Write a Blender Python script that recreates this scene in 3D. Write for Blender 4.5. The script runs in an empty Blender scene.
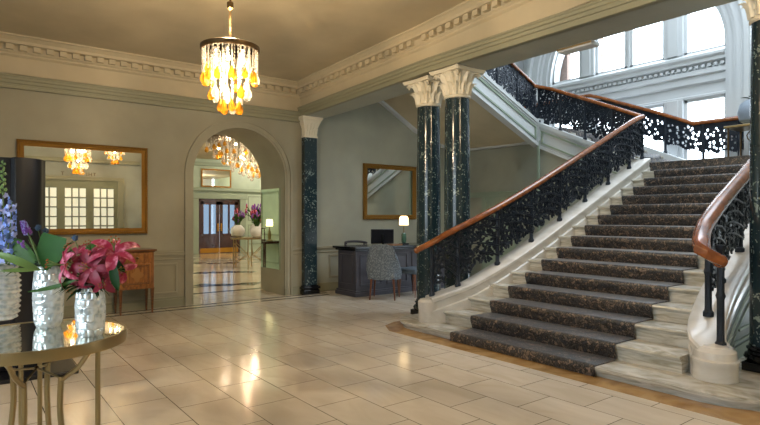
import bpy, bmesh, math, random
from mathutils import Vector, Matrix
rnd = random.Random(7)
S = bpy.context.scene
COL = S.collection
PI = math.pi
# ------------------------------------------------------------------ camera, sky, exposure
TH = math.atan2(420, 550)
cam = bpy.data.cameras.new('camera'); cam.lens = 550/760*36; cam.sensor_width = 36; cam.sensor_fit = 'HORIZONTAL'
cam.shift_y = 4.5/760; cam.clip_start = .05; cam.clip_end = 200
camo = bpy.data.objects.new('camera', cam); COL.objects.link(camo)
camo.location = (0, 0, 1.4); camo.rotation_euler = (PI/2, 0, -TH); S.camera = camo
w = bpy.data.worlds.new('sky'); S.world = w; w.use_nodes = True
bg = w.node_tree.nodes['Background']; bg.inputs[0].default_value = (.80, .90, 1, 1); bg.inputs[1].default_value = 6.6
def area(name, loc, rot, sx, sy, power, color, portal=False):
    l = bpy.data.lights.new(name, 'AREA'); l.shape = 'RECTANGLE'; l.size = sx; l.size_y = sy; l.energy = power; l.color = color
    if portal: l.cycles.is_portal = True
    o = bpy.data.objects.new(name, l); COL.objects.link(o); o.location = loc; o.rotation_euler = rot; return o
def point(name, loc, power, color, r=.05):
    l = bpy.data.lights.new(name, 'POINT'); l.energy = power; l.color = color; l.shadow_soft_size = r
    o = bpy.data.objects.new(name, l); COL.objects.link(o); o.location = loc; return o
area('window_portal', (12.1, 6.2, 4.3), (0, PI/2, 0), 4.6, 4.4, 1, (1, 1, 1), True)
area('left_window_portal', (-2.6, 2.0, 2.1), (0, -PI/2, 0), 2.6, 4.4, 1, (1, 1, 1), True)  # guides sky light through the added window in the left wall
area('entrance_portal', (7.6, 21.6, 1.5), (PI/2, 0, PI), 2.2, 2.6, 1, (1, 1, 1), True)
area('roof_light_portal', (8.6, 3.0, 7.9), (0, 0, 0), 4.0, 5.0, 1, (1, 1, 1), True)
S.view_settings.view_transform = 'Standard'; S.view_settings.look = 'None'; S.view_settings.gamma = 1
S.view_settings.use_curve_mapping = False; S.view_settings.exposure = 0.3

F = Vector((math.sin(TH), math.cos(TH), 0)); R = Vector((math.cos(TH), -math.sin(TH), 0)); CAM = Vector((0, 0, 1.4))
def at(u, v, D): return CAM + D*(F + (u-380)/550*R + Vector((0, 0, (217-v)/550)))
# ------------------------------------------------------------------ materials
def srgb(r, g, b):
    f = lambda c: c/12.92 if c <= .04045 else ((c+.055)/1.055)**2.4
    return (f(r/255), f(g/255), f(b/255), 1)
def nm(name):
    m = bpy.data.materials.new(name); m.use_nodes = True; nt = m.node_tree
    return m, nt, nt.nodes['Principled BSDF']
def N(nt, t, **k):
    n = nt.nodes.new(t)
    for a, b in k.items(): setattr(n, a, b)
    return n
def plain(name, col, rough=.5, metal=0, spec=None, coat=0, bump=None, var=0):
    m, nt, b = nm(name); b.inputs['Base Color'].default_value = col; b.inputs['Roughness'].default_value = rough
    b.inputs['Metallic'].default_value = metal
    if spec is not None: b.inputs['Specular IOR Level'].default_value = spec
    if coat: b.inputs['Coat Weight'].default_value = coat; b.inputs['Coat Roughness'].default_value = .08
    tc = N(nt, 'ShaderNodeTexCoord')
    if var:
        n = N(nt, 'ShaderNodeTexNoise'); n.inputs['Scale'].default_value = var if var > 1 else 6; n.inputs['Detail'].default_value = 5
        nt.links.new(tc.outputs['Object'], n.inputs['Vector'])
        r = N(nt, 'ShaderNodeValToRGB'); r.color_ramp.elements[0].position = .3; r.color_ramp.elements[1].position = .7
        r.color_ramp.elements[0].color = tuple(c*.86 for c in col[:3])+(1,); r.color_ramp.elements[1].color = tuple(min(1, c*1.08) for c in col[:3])+(1,)
        nt.links.new(n.outputs['Fac'], r.inputs['Fac']); nt.links.new(r.outputs['Color'], b.inputs['Base Color'])
    if bump:
        n = N(nt, 'ShaderNodeTexNoise'); n.inputs['Scale'].default_value = bump[0]; nt.links.new(tc.outputs['Object'], n.inputs['Vector'])
        bp = N(nt, 'ShaderNodeBump'); bp.inputs['Strength'].default_value = bump[1]; bp.inputs['Distance'].default_value = .01
        nt.links.new(n.outputs['Fac'], bp.inputs['Height']); nt.links.new(bp.outputs['Normal'], b.inputs['Normal'])
    return m
def emis(name, col, s):
    m, nt, b = nm(name); b.inputs['Base Color'].default_value = col
    b.inputs['Emission Color'].default_value = col; b.inputs['Emission Strength'].default_value = s; return m
M = {}
M['wall'] = plain('wall_paint', srgb(154, 149, 128), .6, var=1.5)
M['wallgreen'] = plain('wall_paint_green', srgb(160, 162, 148), .6, var=1.5)
M['cream'] = plain('cream_plaster', srgb(190, 176, 146), .6, var=1.5)
M['arch_paint'] = plain('architrave_paint', srgb(142, 140, 116), .55)
M['spandrel'] = plain('spandrel_paint', srgb(112, 124, 120), .45)  # grey-green darkened in colour for the shade on this side
M['door_olive'] = plain('door_olive_paint', srgb(128, 130, 104), .5)
M['planter'] = plain('planter_grey', srgb(140, 152, 166), .5, bump=(30, .5))
M['inlay'] = plain('satinwood_inlay', srgb(150, 104, 52), .4)
M['white'] = plain('white_paint', srgb(204, 208, 210), .4)
M['mould_green'] = plain('moulding_green', srgb(150, 164, 146), .5)
M['pale_green'] = plain('pale_green_paint', srgb(178, 194, 176), .5, var=2)
M['capital'] = plain('capital_cream', srgb(224, 216, 194), .5, bump=(60, .3))
M['iron'] = plain('cast_iron', srgb(34, 42, 54), .33, metal=.35, bump=(90, .5))
M['gold'] = plain('gilt', srgb(176, 124, 44), .35, metal=.85, bump=(120, .5))
M['frame_gold'] = plain('gilt_carved', srgb(146, 106, 46), .34, metal=.8, bump=(150, .9))
M['brass'] = plain('aged_brass', srgb(160, 140, 100), .33, metal=.9, bump=(40, .1))
M['bronze'] = plain('dark_bronze', srgb(96, 78, 52), .35, metal=.8)
M['mirror'] = plain('mirror_glass', (.86, .86, .80, 1), .01, metal=1)
M['mirror_green'] = plain('mirror_glass_tinted', (.75, .9, .8, 1), .02, metal=1)
M['tablemirror'] = plain('table_mirror_glass', (.62, .62, .55, 1), .02, metal=1)
M['desk'] = plain('desk_paint', srgb(66, 66, 76), .45, var=4)
M['black'] = plain('black_satin', srgb(15, 16, 24), .3, coat=.1)
M['blackgloss'] = plain('black_gloss', srgb(14, 16, 20), .12)
M['dark_wood'] = plain('mahogany', srgb(62, 26, 22), .25, coat=.4, var=5)
M['stem'] = plain('stem_green', srgb(84, 112, 52), .5)
M['leaf'] = plain('leaf_green', srgb(54, 92, 36), .45, var=14, spec=.25)
M['leaf_dark'] = plain('leaf_dark_green', srgb(26, 58, 24), .55, var=14, spec=.15)
M['leaf_mid'] = plain('leaf_mid_green', srgb(44, 88, 36), .5, var=14, spec=.15)
M['leaf_lit'] = plain('leaf_pale_green', srgb(106, 138, 74), .4, var=14)  # paler green for long leaves, buds and stamens
M['blue'] = plain('delphinium_blue', srgb(120, 146, 220), .6, var=40)
M['blue2'] = plain('delphinium_lilac', srgb(170, 182, 236), .6, var=40)
M['purple'] = plain('purple_petal', srgb(120, 70, 160), .6)
M['thistle'] = plain('thistle_blue', srgb(58, 84, 116), .7)
M['anther'] = plain('anther', srgb(150, 80, 30), .8)
M['cushion'] = plain('stool_fabric', srgb(78, 92, 106), .9)
M['chairleg'] = plain('chair_leg_wood', srgb(110, 66, 42), .4)
M['jade'] = plain('jade_glass', srgb(70, 104, 88), .1, coat=.5)
M['white_china'] = plain('white_china', srgb(222, 224, 226), .3, bump=(30, .6))
M['daylit'] = emis('daylit_pane', (.88, .88, .74, 1), .42)
M['bulb'] = emis('bulb', (1, .78, .45, 1), 30)
M['shade_lit'] = emis('lit_shade', (1, .72, .38, 1), 3.2)
M['candle'] = emis('candle_flame', (1, .55, .2, 1), 6)
M['ext_stone'] = plain('exterior_stone', srgb(150, 128, 118), .9, bump=(20, 1), var=9)

def wood(name, c1, c2, rough=.2, scale=3, coat=.5, stretch=(1, 14, 14)):
    m, nt, b = nm(name); tc = N(nt, 'ShaderNodeTexCoord'); mp = N(nt, 'ShaderNodeMapping'); mp.inputs['Scale'].default_value = stretch
    n = N(nt, 'ShaderNodeTexNoise'); n.inputs['Scale'].default_value = scale; n.inputs['Detail'].default_value = 6
    r = N(nt, 'ShaderNodeValToRGB'); r.color_ramp.elements[0].position = .35; r.color_ramp.elements[1].position = .65
    r.color_ramp.elements[0].color = c1; r.color_ramp.elements[1].color = c2
    nt.links.new(tc.outputs['Object'], mp.inputs['Vector']); nt.links.new(mp.outputs['Vector'], n.inputs['Vector'])
    nt.links.new(n.outputs['Fac'], r.inputs['Fac']); nt.links.new(r.outputs['Color'], b.inputs['Base Color'])
    b.inputs['Roughness'].default_value = rough; b.inputs['Coat Weight'].default_value = coat; b.inputs['Coat Roughness'].default_value = .1
    return m
M['rail'] = wood('polished_handrail', srgb(114, 62, 28), srgb(148, 86, 42), .22, 3, .35, (3, 3, 3))
M['cabinet'] = wood('walnut_inlay', srgb(112, 66, 24), srgb(160, 104, 44), .35, 4, .3, (9, 9, 2))
M['cabinet_top'] = wood('walnut_top', srgb(82, 46, 18), srgb(120, 72, 30), .3, 4, .3)

def marble_dark():
    m, nt, b = nm('verde_marble'); tc = N(nt, 'ShaderNodeTexCoord'); L = nt.links.new
    n1 = N(nt, 'ShaderNodeTexNoise'); n1.inputs['Scale'].default_value = 5; n1.inputs['Detail'].default_value = 8; n1.inputs['Distortion'].default_value = .8
    r1 = N(nt, 'ShaderNodeValToRGB'); r1.color_ramp.elements[0].position = .35; r1.color_ramp.elements[0].color = srgb(14, 26, 34)
    r1.color_ramp.elements[1].position = .7; r1.color_ramp.elements[1].color = srgb(44, 66, 74)
    v = N(nt, 'ShaderNodeTexVoronoi'); v.inputs['Scale'].default_value = 25; v.feature = 'F1'
    n2 = N(nt, 'ShaderNodeTexNoise'); n2.inputs['Scale'].default_value = 6; n2.inputs['Detail'].default_value = 4
    wv = N(nt, 'ShaderNodeMix', data_type='RGBA', blend_type='LINEAR_LIGHT'); wv.inputs[0].default_value = .12
    L(tc.outputs['Object'], n1.inputs['Vector']); L(tc.outputs['Object'], wv.inputs[6]); L(n1.outputs['Color'], wv.inputs[7])
    L(wv.outputs[2], v.inputs['Vector']); L(tc.outputs['Object'], n2.inputs['Vector'])
    a = N(nt, 'ShaderNodeMath', operation='ADD'); L(v.outputs['Distance'], a.inputs[0])
    s = N(nt, 'ShaderNodeMath', operation='MULTIPLY'); L(n2.outputs['Fac'], s.inputs[0]); s.inputs[1].default_value = 1.15; L(s.outputs[0], a.inputs[1])
    r2 = N(nt, 'ShaderNodeValToRGB'); r2.color_ramp.elements[0].position = .77; r2.color_ramp.elements[0].color = (1, 1, 1, 1)
    r2.color_ramp.elements[1].position = .83; r2.color_ramp.elements[1].color = (0, 0, 0, 1)
    L(a.outputs[0], r2.inputs['Fac'])
    mx = N(nt, 'ShaderNodeMix', data_type='RGBA'); L(r2.outputs['Color'], mx.inputs[0]); L(r1.outputs['Color'], mx.inputs[6]); mx.inputs[7].default_value = srgb(118, 134, 130)
    L(mx.outputs[2], b.inputs['Base Color']); b.inputs['Roughness'].default_value = .14
    return m
M['verde'] = marble_dark()
def tiles():
    m, nt, b = nm('marble_floor_tiles'); L = nt.links.new
    tc = N(nt, 'ShaderNodeTexCoord'); mp = N(nt, 'ShaderNodeMapping'); mp.inputs['Rotation'].default_value = (0, 0, -PI/2)
    # brick x axis = world Y, brick y axis = world -X
    mp.inputs['Location'].default_value = (-3.203+.595*40, .0, 0)
    sp = N(nt, 'ShaderNodeSeparateXYZ'); cb = N(nt, 'ShaderNodeCombineXYZ'); L(tc.outputs['Object'], sp.inputs[0])
    ax = N(nt, 'ShaderNodeMath', operation='ADD'); L(sp.outputs['Y'], ax.inputs[0]); ax.inputs[1].default_value = -3.203+.595*40
    ay = N(nt, 'ShaderNodeMath', operation='ADD'); L(sp.outputs['X'], ay.inputs[0]); ay.inputs[1].default_value = -2.072+.3975*40
    L(ax.outputs[0], cb.inputs[0]); L(ay.outputs[0], cb.inputs[1])
    br = N(nt, 'ShaderNodeTexBrick'); br.offset = .5; br.offset_frequency = 2
    br.inputs['Scale'].default_value = 1; br.inputs['Brick Width'].default_value = .595; br.inputs['Row Height'].default_value = .3975
    br.inputs['Mortar Size'].default_value = .0032; br.inputs['Mortar Smooth'].default_value = .1; br.inputs['Bias'].default_value = 0
    br.inputs['Color1'].default_value = (0, 0, 0, 1); br.inputs['Color2'].default_value = (1, 1, 1, 1); br.inputs['Mortar'].default_value = (0, 0, 0, 1)
    L(cb.outputs[0], br.inputs['Vector'])
    mp2 = N(nt, 'ShaderNodeMapping'); mp2.inputs['Scale'].default_value = (1.2, .45, 1); mp2.inputs['Rotation'].default_value = (0, 0, .5)
    L(tc.outputs['Object'], mp2.inputs['Vector'])
    ad = N(nt, 'ShaderNodeVectorMath', operation='MULTIPLY_ADD'); L(br.outputs['Color'], ad.inputs[0]); ad.inputs[1].default_value = (7, 5, 3); L(mp2.outputs['Vector'], ad.inputs[2])
    n = N(nt, 'ShaderNodeTexNoise'); n.inputs['Scale'].default_value = 3.2; n.inputs['Detail'].default_value = 8; n.inputs['Distortion'].default_value = 1.2
    L(ad.outputs[0], n.inputs['Vector'])
    r = N(nt, 'ShaderNodeValToRGB'); r.color_ramp.elements[0].position = .3; r.color_ramp.elements[0].color = srgb(203, 190, 170)
    r.color_ramp.elements[1].position = .7; r.color_ramp.elements[1].color = srgb(220, 209, 192)
    L(n.outputs['Fac'], r.inputs['Fac'])
    hs = N(nt, 'ShaderNodeHueSaturation'); L(r.outputs['Color'], hs.inputs['Color'])
    mr = N(nt, 'ShaderNodeMapRange'); L(br.outputs['Color'], mr.inputs[0]); mr.inputs[3].default_value = .975; mr.inputs[4].default_value = 1.02; L(mr.outputs[0], hs.inputs['Value'])
    mx = N(nt, 'ShaderNodeMix', data_type='RGBA'); L(br.outputs['Fac'], mx.inputs[0]); L(hs.outputs['Color'], mx.inputs[6]); mx.inputs[7].default_value = srgb(96, 86, 74)
    L(mx.outputs[2], b.inputs['Base Color']); b.inputs['Roughness'].default_value = .13
    n3 = N(nt, 'ShaderNodeTexNoise'); n3.inputs['Scale'].default_value = 2.0; L(tc.outputs['Object'], n3.inputs['Vector'])
    bp = N(nt, 'ShaderNodeBump'); bp.inputs['Strength'].default_value = .05; bp.inputs['Distance'].default_value = .02; L(n3.outputs['Fac'], bp.inputs['Height']); L(bp.outputs['Normal'], b.inputs['Normal'])
    return m
M['tiles'] = tiles()
def veined(name, c1, c2, rough, scale, stretch=(1, 1, 1), dist=1.5, sheen=0):
    m, nt, b = nm(name); L = nt.links.new; tc = N(nt, 'ShaderNodeTexCoord'); mp = N(nt, 'ShaderNodeMapping'); mp.inputs['Scale'].default_value = stretch
    n = N(nt, 'ShaderNodeTexNoise'); n.inputs['Scale'].default_value = scale; n.inputs['Detail'].default_value = 8; n.inputs['Distortion'].default_value = dist
    r = N(nt, 'ShaderNodeValToRGB'); r.color_ramp.elements[0].position = .32; r.color_ramp.elements[1].position = .62
    r.color_ramp.elements[0].color = c1; r.color_ramp.elements[1].color = c2
    L(tc.outputs['Object'], mp.inputs['Vector']); L(mp.outputs['Vector'], n.inputs['Vector']); L(n.outputs['Fac'], r.inputs['Fac']); L(r.outputs['Color'], b.inputs['Base Color'])
    b.inputs['Roughness'].default_value = rough; return m
M['step'] = veined('step_stone', srgb(160, 154, 136), srgb(208, 204, 194), .25, 2.5, (2, 1, 8))
M['stringer'] = veined('stringer_marble', srgb(202, 196, 186), srgb(222, 218, 212), .25, 2, (1, 1, 2))
M['goldstone'] = veined('ochre_marble', srgb(150, 112, 64), srgb(184, 148, 98), .14, 3, (1, 1, 1))
M['darkinlay'] = plain('dark_inlay', srgb(66, 54, 44), .14)
M['foyer'] = veined('foyer_marble', srgb(204, 188, 164), srgb(222, 208, 188), .1, .9, dist=.4)
def carpet():
    m, nt, b = nm('leaf_pattern_carpet'); L = nt.links.new; tc = N(nt, 'ShaderNodeTexCoord')
    n = N(nt, 'ShaderNodeTexNoise'); n.inputs['Scale'].default_value = 9; n.inputs['Detail'].default_value = 3; L(tc.outputs['Object'], n.inputs['Vector'])
    wv = N(nt, 'ShaderNodeMix', data_type='RGBA', blend_type='LINEAR_LIGHT'); wv.inputs[0].default_value = .09; L(tc.outputs['Object'], wv.inputs[6]); L(n.outputs['Color'], wv.inputs[7])
    v = N(nt, 'ShaderNodeTexVoronoi', feature='DISTANCE_TO_EDGE'); v.inputs['Scale'].default_value = 32; L(wv.outputs[2], v.inputs['Vector'])
    v2 = N(nt, 'ShaderNodeTexVoronoi', feature='F1'); v2.inputs['Scale'].default_value = 32; L(wv.outputs[2], v2.inputs['Vector'])
    r = N(nt, 'ShaderNodeValToRGB'); r.color_ramp.elements[0].position = .05; r.color_ramp.elements[0].color = srgb(26, 26, 30)
    r.color_ramp.elements[1].position = .13; r.color_ramp.elements[1].color = (1, 1, 1, 1); L(v.outputs['Distance'], r.inputs['Fac'])
    r2 = N(nt, 'ShaderNodeValToRGB'); e = r2.color_ramp.elements; e[0].position = .1; e[0].color = srgb(40, 46, 56); e[1].position = .9; e[1].color = srgb(140, 120, 104)
    x = e.new(.45); x.color = srgb(68, 66, 66); L(v2.outputs['Color'], r2.inputs['Fac'])
    mx = N(nt, 'ShaderNodeMix', data_type='RGBA', blend_type='MULTIPLY'); mx.inputs[0].default_value = 1; L(r.outputs['Color'], mx.inputs[6]); L(r2.outputs['Color'], mx.inputs[7])
    L(mx.outputs[2], b.inputs['Base Color']); b.inputs['Roughness'].default_value = .75; b.inputs['Sheen Weight'].default_value = .5; b.inputs['Sheen Roughness'].default_value = .25; b.inputs['Roughness'].default_value = .45; b.inputs['Coat Weight'].default_value = .4; b.inputs['Coat Roughness'].default_value = .32
    return m
M['carpet'] = carpet()
def petal():
    m, nt, b = nm('lily_petal'); L = nt.links.new; tc = N(nt, 'ShaderNodeTexCoord')
    n = N(nt, 'ShaderNodeTexNoise'); n.inputs['Scale'].default_value = 34; L(tc.outputs['Object'], n.inputs['Vector'])
    r = N(nt, 'ShaderNodeValToRGB'); r.color_ramp.elements[0].position = .48; r.color_ramp.elements[0].color = srgb(150, 16, 58)
    r.color_ramp.elements[1].position = .80; r.color_ramp.elements[1].color = srgb(236, 150, 176); L(n.outputs['Fac'], r.inputs['Fac'])
    L(r.outputs['Color'], b.inputs['Base Color']); b.inputs['Roughness'].default_value = .5
    b.inputs['Subsurface Weight'].default_value = .0
    return m
M['petal'] = petal()
M['petal_dark'] = plain('lily_petal_deep', srgb(134, 22, 52), .5, var=30)
def cheapglass(name, col, tr=.45, rough=.08, emit=None, tint=(1, 1, 1, 1), bump=0):
    m = bpy.data.materials.new(name); m.use_nodes = True; nt = m.node_tree; L = nt.links.new
    for n in list(nt.nodes): nt.nodes.remove(n)
    out = N(nt, 'ShaderNodeOutputMaterial'); t = N(nt, 'ShaderNodeBsdfTransparent'); t.inputs[0].default_value = tint
    p = N(nt, 'ShaderNodeBsdfPrincipled'); p.inputs['Base Color'].default_value = col; p.inputs['Roughness'].default_value = rough
    if bump:
        tc = N(nt, 'ShaderNodeTexCoord'); v = N(nt, 'ShaderNodeTexVoronoi'); v.inputs['Scale'].default_value = bump; L(tc.outputs['Object'], v.inputs['Vector'])
        bp = N(nt, 'ShaderNodeBump'); bp.inputs['Strength'].default_value = .9; bp.inputs['Distance'].default_value = .01; L(v.outputs['Distance'], bp.inputs['Height']); L(bp.outputs['Normal'], p.inputs['Normal'])
    tl = N(nt, 'ShaderNodeBsdfTranslucent'); tl.inputs[0].default_value = col
    m1 = N(nt, 'ShaderNodeMixShader'); m1.inputs[0].default_value = .5; L(p.outputs[0], m1.inputs[1]); L(tl.outputs[0], m1.inputs[2])
    mx = N(nt, 'ShaderNodeMixShader'); mx.inputs[0].default_value = tr; L(m1.outputs[0], mx.inputs[1]); L(t.outputs[0], mx.inputs[2]); L(mx.outputs[0], out.inputs[0])
    return m
M['bead'] = cheapglass('clear_bead', (.5, .47, .42, 1), .3)
M['drop_clear'] = cheapglass('clear_drop', (.40, .38, .33, 1), .5)
M['drop_amber'] = cheapglass('amber_drop', (.50, .31, .06, 1), .4, tint=(1, .7, .2, 1))
def vasemat():
    m, nt, b = nm('silvered_cut_glass'); L = nt.links.new; tc = N(nt, 'ShaderNodeTexCoord'); v = N(nt, 'ShaderNodeTexVoronoi'); v.inputs['Scale'].default_value = 34; L(tc.outputs['Object'], v.inputs['Vector'])
    r = N(nt, 'ShaderNodeValToRGB'); r.color_ramp.elements[0].color = srgb(200, 212, 216); r.color_ramp.elements[1].color = srgb(238, 244, 246); r.color_ramp.elements[0].position = .2; r.color_ramp.elements[1].position = .6
    L(v.outputs['Distance'], r.inputs['Fac']); L(r.outputs['Color'], b.inputs['Base Color']); b.inputs['Metallic'].default_value = .4; b.inputs['Roughness'].default_value = .1; return m
M['vase'] = vasemat()
def pane_mat(tint=(.96, .98, .98, 1)):
    m = bpy.data.materials.new('window_pane'); m.use_nodes = True; nt = m.node_tree; L = nt.links.new
    for n in list(nt.nodes): nt.nodes.remove(n)
    out = N(nt, 'ShaderNodeOutputMaterial'); t = N(nt, 'ShaderNodeBsdfTransparent'); t.inputs[0].default_value = tint
    g = N(nt, 'ShaderNodeBsdfGlossy'); g.inputs['Roughness'].default_value = .03; mx = N(nt, 'ShaderNodeMixShader'); mx.inputs[0].default_value = .06
    L(t.outputs[0], mx.inputs[1]); L(g.outputs[0], mx.inputs[2]); L(mx.outputs[0], out.inputs[0]); return m
M['pane'] = pane_mat(); M['pane_tinted'] = pane_mat((.22, .25, .28, 1))  # second pane darkened to dim the sky behind the entrance doors
def fabric():
    m, nt, b = nm('tweed'); L = nt.links.new; tc = N(nt, 'ShaderNodeTexCoord'); v = N(nt, 'ShaderNodeTexVoronoi'); v.inputs['Scale'].default_value = 45; L(tc.outputs['Object'], v.inputs['Vector'])
    r = N(nt, 'ShaderNodeValToRGB'); r.color_ramp.elements[0].color = srgb(150, 160, 168); r.color_ramp.elements[1].color = srgb(96, 106, 116); r.color_ramp.elements[1].position = .6
    L(v.outputs['Distance'], r.inputs['Fac']); L(r.outputs['Color'], b.inputs['Base Color']); b.inputs['Roughness'].default_value = .9; return m
M['tweed'] = fabric()
# ------------------------------------------------------------------ mesh builder
class MB:
    def __init__(s): s.v = []; s.f = []
    def add(s, vs, fs):
        o = len(s.v); s.v += [tuple(v) for v in vs]; s.f += [[i+o for i in f] for f in fs]; return s
    def box(s, x0, x1, y0, y1, z0, z1):
        return s.add([(x0, y0, z0), (x1, y0, z0), (x1, y1, z0), (x0, y1, z0), (x0, y0, z1), (x1, y0, z1), (x1, y1, z1), (x0, y1, z1)],
                     [[0, 3, 2, 1], [4, 5, 6, 7], [0, 1, 5, 4], [1, 2, 6, 5], [2, 3, 7, 6], [3, 0, 4, 7]])
    def prism(s, poly, z0, z1):   # z0/z1 may be callables of (x,y)
        n = len(poly); g = lambda z, p: z(*p) if callable(z) else z
        return s.add([(x, y, g(z0, (x, y))) for x, y in poly]+[(x, y, g(z1, (x, y))) for x, y in poly],
                     [list(range(n))[::-1], list(range(n, 2*n))]+[[i, (i+1) % n, n+(i+1) % n, n+i] for i in range(n)])
    def hex8(s, a): return s.add(a, [[0, 3, 2, 1], [4, 5, 6, 7], [0, 1, 5, 4], [1, 2, 6, 5], [2, 3, 7, 6], [3, 0, 4, 7]])
    def lathe(s, prof, n=24, c=(0, 0, 0), a0=0, a1=2*PI, sq=None):
        full = abs(a1-a0-2*PI) < 1e-6; m = n if full else n+1; vs = []
        for r, z in prof:
            for i in range(m):
                a = a0+(a1-a0)*i/n; vs.append((c[0]+r*math.cos(a), c[1]+r*math.sin(a), c[2]+z))
        fs = []
        for j in range(len(prof)-1):
            for i in range(n):
                k = (i+1) % m; fs.append([j*m+i, j*m+k, (j+1)*m+k, (j+1)*m+i])
        if full:
            if prof[0][0] > 1e-4: fs.append(list(range(m))[::-1])
            if prof[-1][0] > 1e-4: fs.append([(len(prof)-1)*m+i for i in range(m)])
        return s.add(vs, fs)
    def loft(s, path, prof, ups=None, closed=False, caps=True):
        """path: 3D points; prof: closed 2D loop (side, up); side is horizontal-perpendicular, up is vertical unless ups given"""
        P = [Vector(p) for p in path]; n = len(P); k = len(prof); vs = []
        for i, p in enumerate(P):
            if closed: t = P[(i+1) % n]-P[i-1]; t0 = (P[i]-P[i-1]).normalized(); t1 = (P[(i+1) % n]-P[i]).normalized()
            else:
                t0 = (P[i]-P[max(i-1, 0)]); t1 = (P[min(i+1, n-1)]-P[i]); t0 = t0 if t0.length > 0 else t1; t1 = t1 if t1.length > 0 else t0
                t0 = t0.normalized(); t1 = t1.normalized()
            t = (t0+t1).normalized()
            up = Vector(ups[i]) if ups else Vector((0, 0, 1))
            sd = t.cross(up)
            if sd.length < 1e-5: sd = Vector((1, 0, 0))
            sd.normalize(); sc = 1/max(.4, abs(t.dot(t1)))
            for a, b in prof:
                aa, bb = (a(i), b(i)) if callable(a) else (a, b)
                vs.append(p+sd*aa*sc+up*bb)
        fs = []
        for i in range(n if closed else n-1):
            j = (i+1) % n
            for q in range(k): fs.append([i*k+q, i*k+(q+1) % k, j*k+(q+1) % k, j*k+q])
        if not closed and caps: fs += [list(range(k))[::-1], [(n-1)*k+q for q in range(k)]]
        return s.add(vs, fs)
    def tube(s, path, r, n=8, flat=1.0):
        P = [Vector(p) for p in path]; vs = []; m = len(P); up = None
        for i, p in enumerate(P):
            t = (P[min(i+1, m-1)]-P[max(i-1, 0)]).normalized()
            if up is None: up = Vector((0, 0, 1)) if abs(t.z) < .9 else Vector((1, 0, 0))
            sd = t.cross(up)
            if sd.length < 1e-4: sd = t.orthogonal()
            sd.normalize(); u2 = sd.cross(t).normalized(); up = u2
            rr = r[i] if isinstance(r, (list, tuple)) else r
            for q in range(n):
                a = 2*PI*q/n; vs.append(p+sd*math.cos(a)*rr+u2*math.sin(a)*rr*flat)
        fs = [[i*n+q, i*n+(q+1) % n, (i+1)*n+(q+1) % n, (i+1)*n+q] for i in range(m-1) for q in range(n)]
        fs += [list(range(n))[::-1], [(m-1)*n+q for q in range(n)]]
        return s.add(vs, fs)
    def sph(s, c, r, n=10, m=7, sz=1):
        return s.lathe([(max(1e-5, r*math.sin(PI*j/m)), -r*sz*math.cos(PI*j/m)) for j in range(m+1)], n, c)
    def build(s, name, mat, parent=None, smooth=None, bevel=0, loc=None, angle=35):
        me = bpy.data.meshes.new(name); me.from_pydata(s.v, [], s.f); me.materials.append(mat)
        bm = bmesh.new(); bm.from_mesh(me); bmesh.ops.recalc_face_normals(bm, faces=bm.faces); bm.to_mesh(me); bm.free()
        if smooth is not False:
            me.shade_smooth()
            me.set_sharp_from_angle(angle=math.radians(angle))
        o = bpy.data.objects.new(name, me); COL.objects.link(o)
        if parent: o.parent = parent
        if loc: o.location = loc
        if bevel:
            b = o.modifiers.new('bevel', 'BEVEL'); b.width = bevel; b.segments = 2; b.limit_method = 'ANGLE'
        return o
def tag(o, label, cat, group=None, kind=None):
    o['label'] = label; o['category'] = cat
    if group: o['group'] = group
    if kind: o['kind'] = kind
    return o
def thing(name, label, cat, loc=(0, 0, 0), rz=0, group=None):
    o = bpy.data.objects.new(name, None); COL.objects.link(o); o.location = loc; o.rotation_euler = (0, 0, rz); o.empty_display_size = .1
    return tag(o, label, cat, group)
def struct(name, mb, mat, parent=None, **k):
    o = mb.build(name, mat, parent, **k)
    if not parent: o['kind'] = 'structure'
    return o
def dup(root, loc=None, rz=None, label=None, group=None):
    r = root.copy(); COL.objects.link(r)
    if loc is not None: r.location = loc
    if rz is not None: r.rotation_euler = (0, 0, rz)
    if label: r['label'] = label
    if group: r['group'] = group
    for ch in list(root.children):
        c = ch.copy(); COL.objects.link(c); c.parent = r
        for g in list(ch.children):
            d = g.copy(); COL.objects.link(d); d.parent = c
    return r
WY = 8.83            # back wall
def slopez(y): return .057*(8.6-y)
def CZ(y): return 3.80+slopez(y)
# ================================================================== STRUCTURE
mb = MB(); mb.box(-2.5, 9.4, -2.5, 9.9, -.1, 0); struct('floor', mb, M['tiles'])
mb = MB(); mb.box(.8, 12.5, 9.9, 21.6, -.1, 0); struct('floor_foyer', mb, M['foyer'])
# foyer floor inlays
mb = MB()
for j, (u, v) in enumerate([(198, 263), (214, 263.5), (231, 263), (202, 273), (216, 272.5), (232, 272), (247, 272), (206, 285), (226, 285), (248, 284)]):
    D = 1.4*550/(v-217); p = at(u, v, D); mb.prism([(p.x-.28, p.y), (p.x, p.y-.28), (p.x+.28, p.y), (p.x, p.y+.28)], .0, .003)
struct('trim_1', mb, M['darkinlay'])
mb = MB(); mb.box(2.4, 12, 9.95, 10.08, 0, .003); mb.box(2.4, 12, 10.9, 11.0, 0, .003); struct('trim_2', mb, M['darkinlay'])
# dark inlay border before the back wall, ochre strip before the stairs
mb = MB(); mb.box(-2.5, 5.3, 8.42, 8.49, -.0, .002); mb.box(-2.5, 5.4, 8.66, 8.73, 0, .002); struct('trim_3', mb, M['darkinlay'])
mb = MB(); mb.box(4.19, 4.55, .6, 5.3, 0, .002); mb.prism([(4.19, 5.3), (4.55, 5.3), (4.9, 5.55), (5.0, 5.72), (4.6, 5.72), (4.36, 5.6)], 0, .002); mb.box(4.19, 8, -.5, .6, 0, .0015); struct('trim_4', mb, M['goldstone'])
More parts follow.
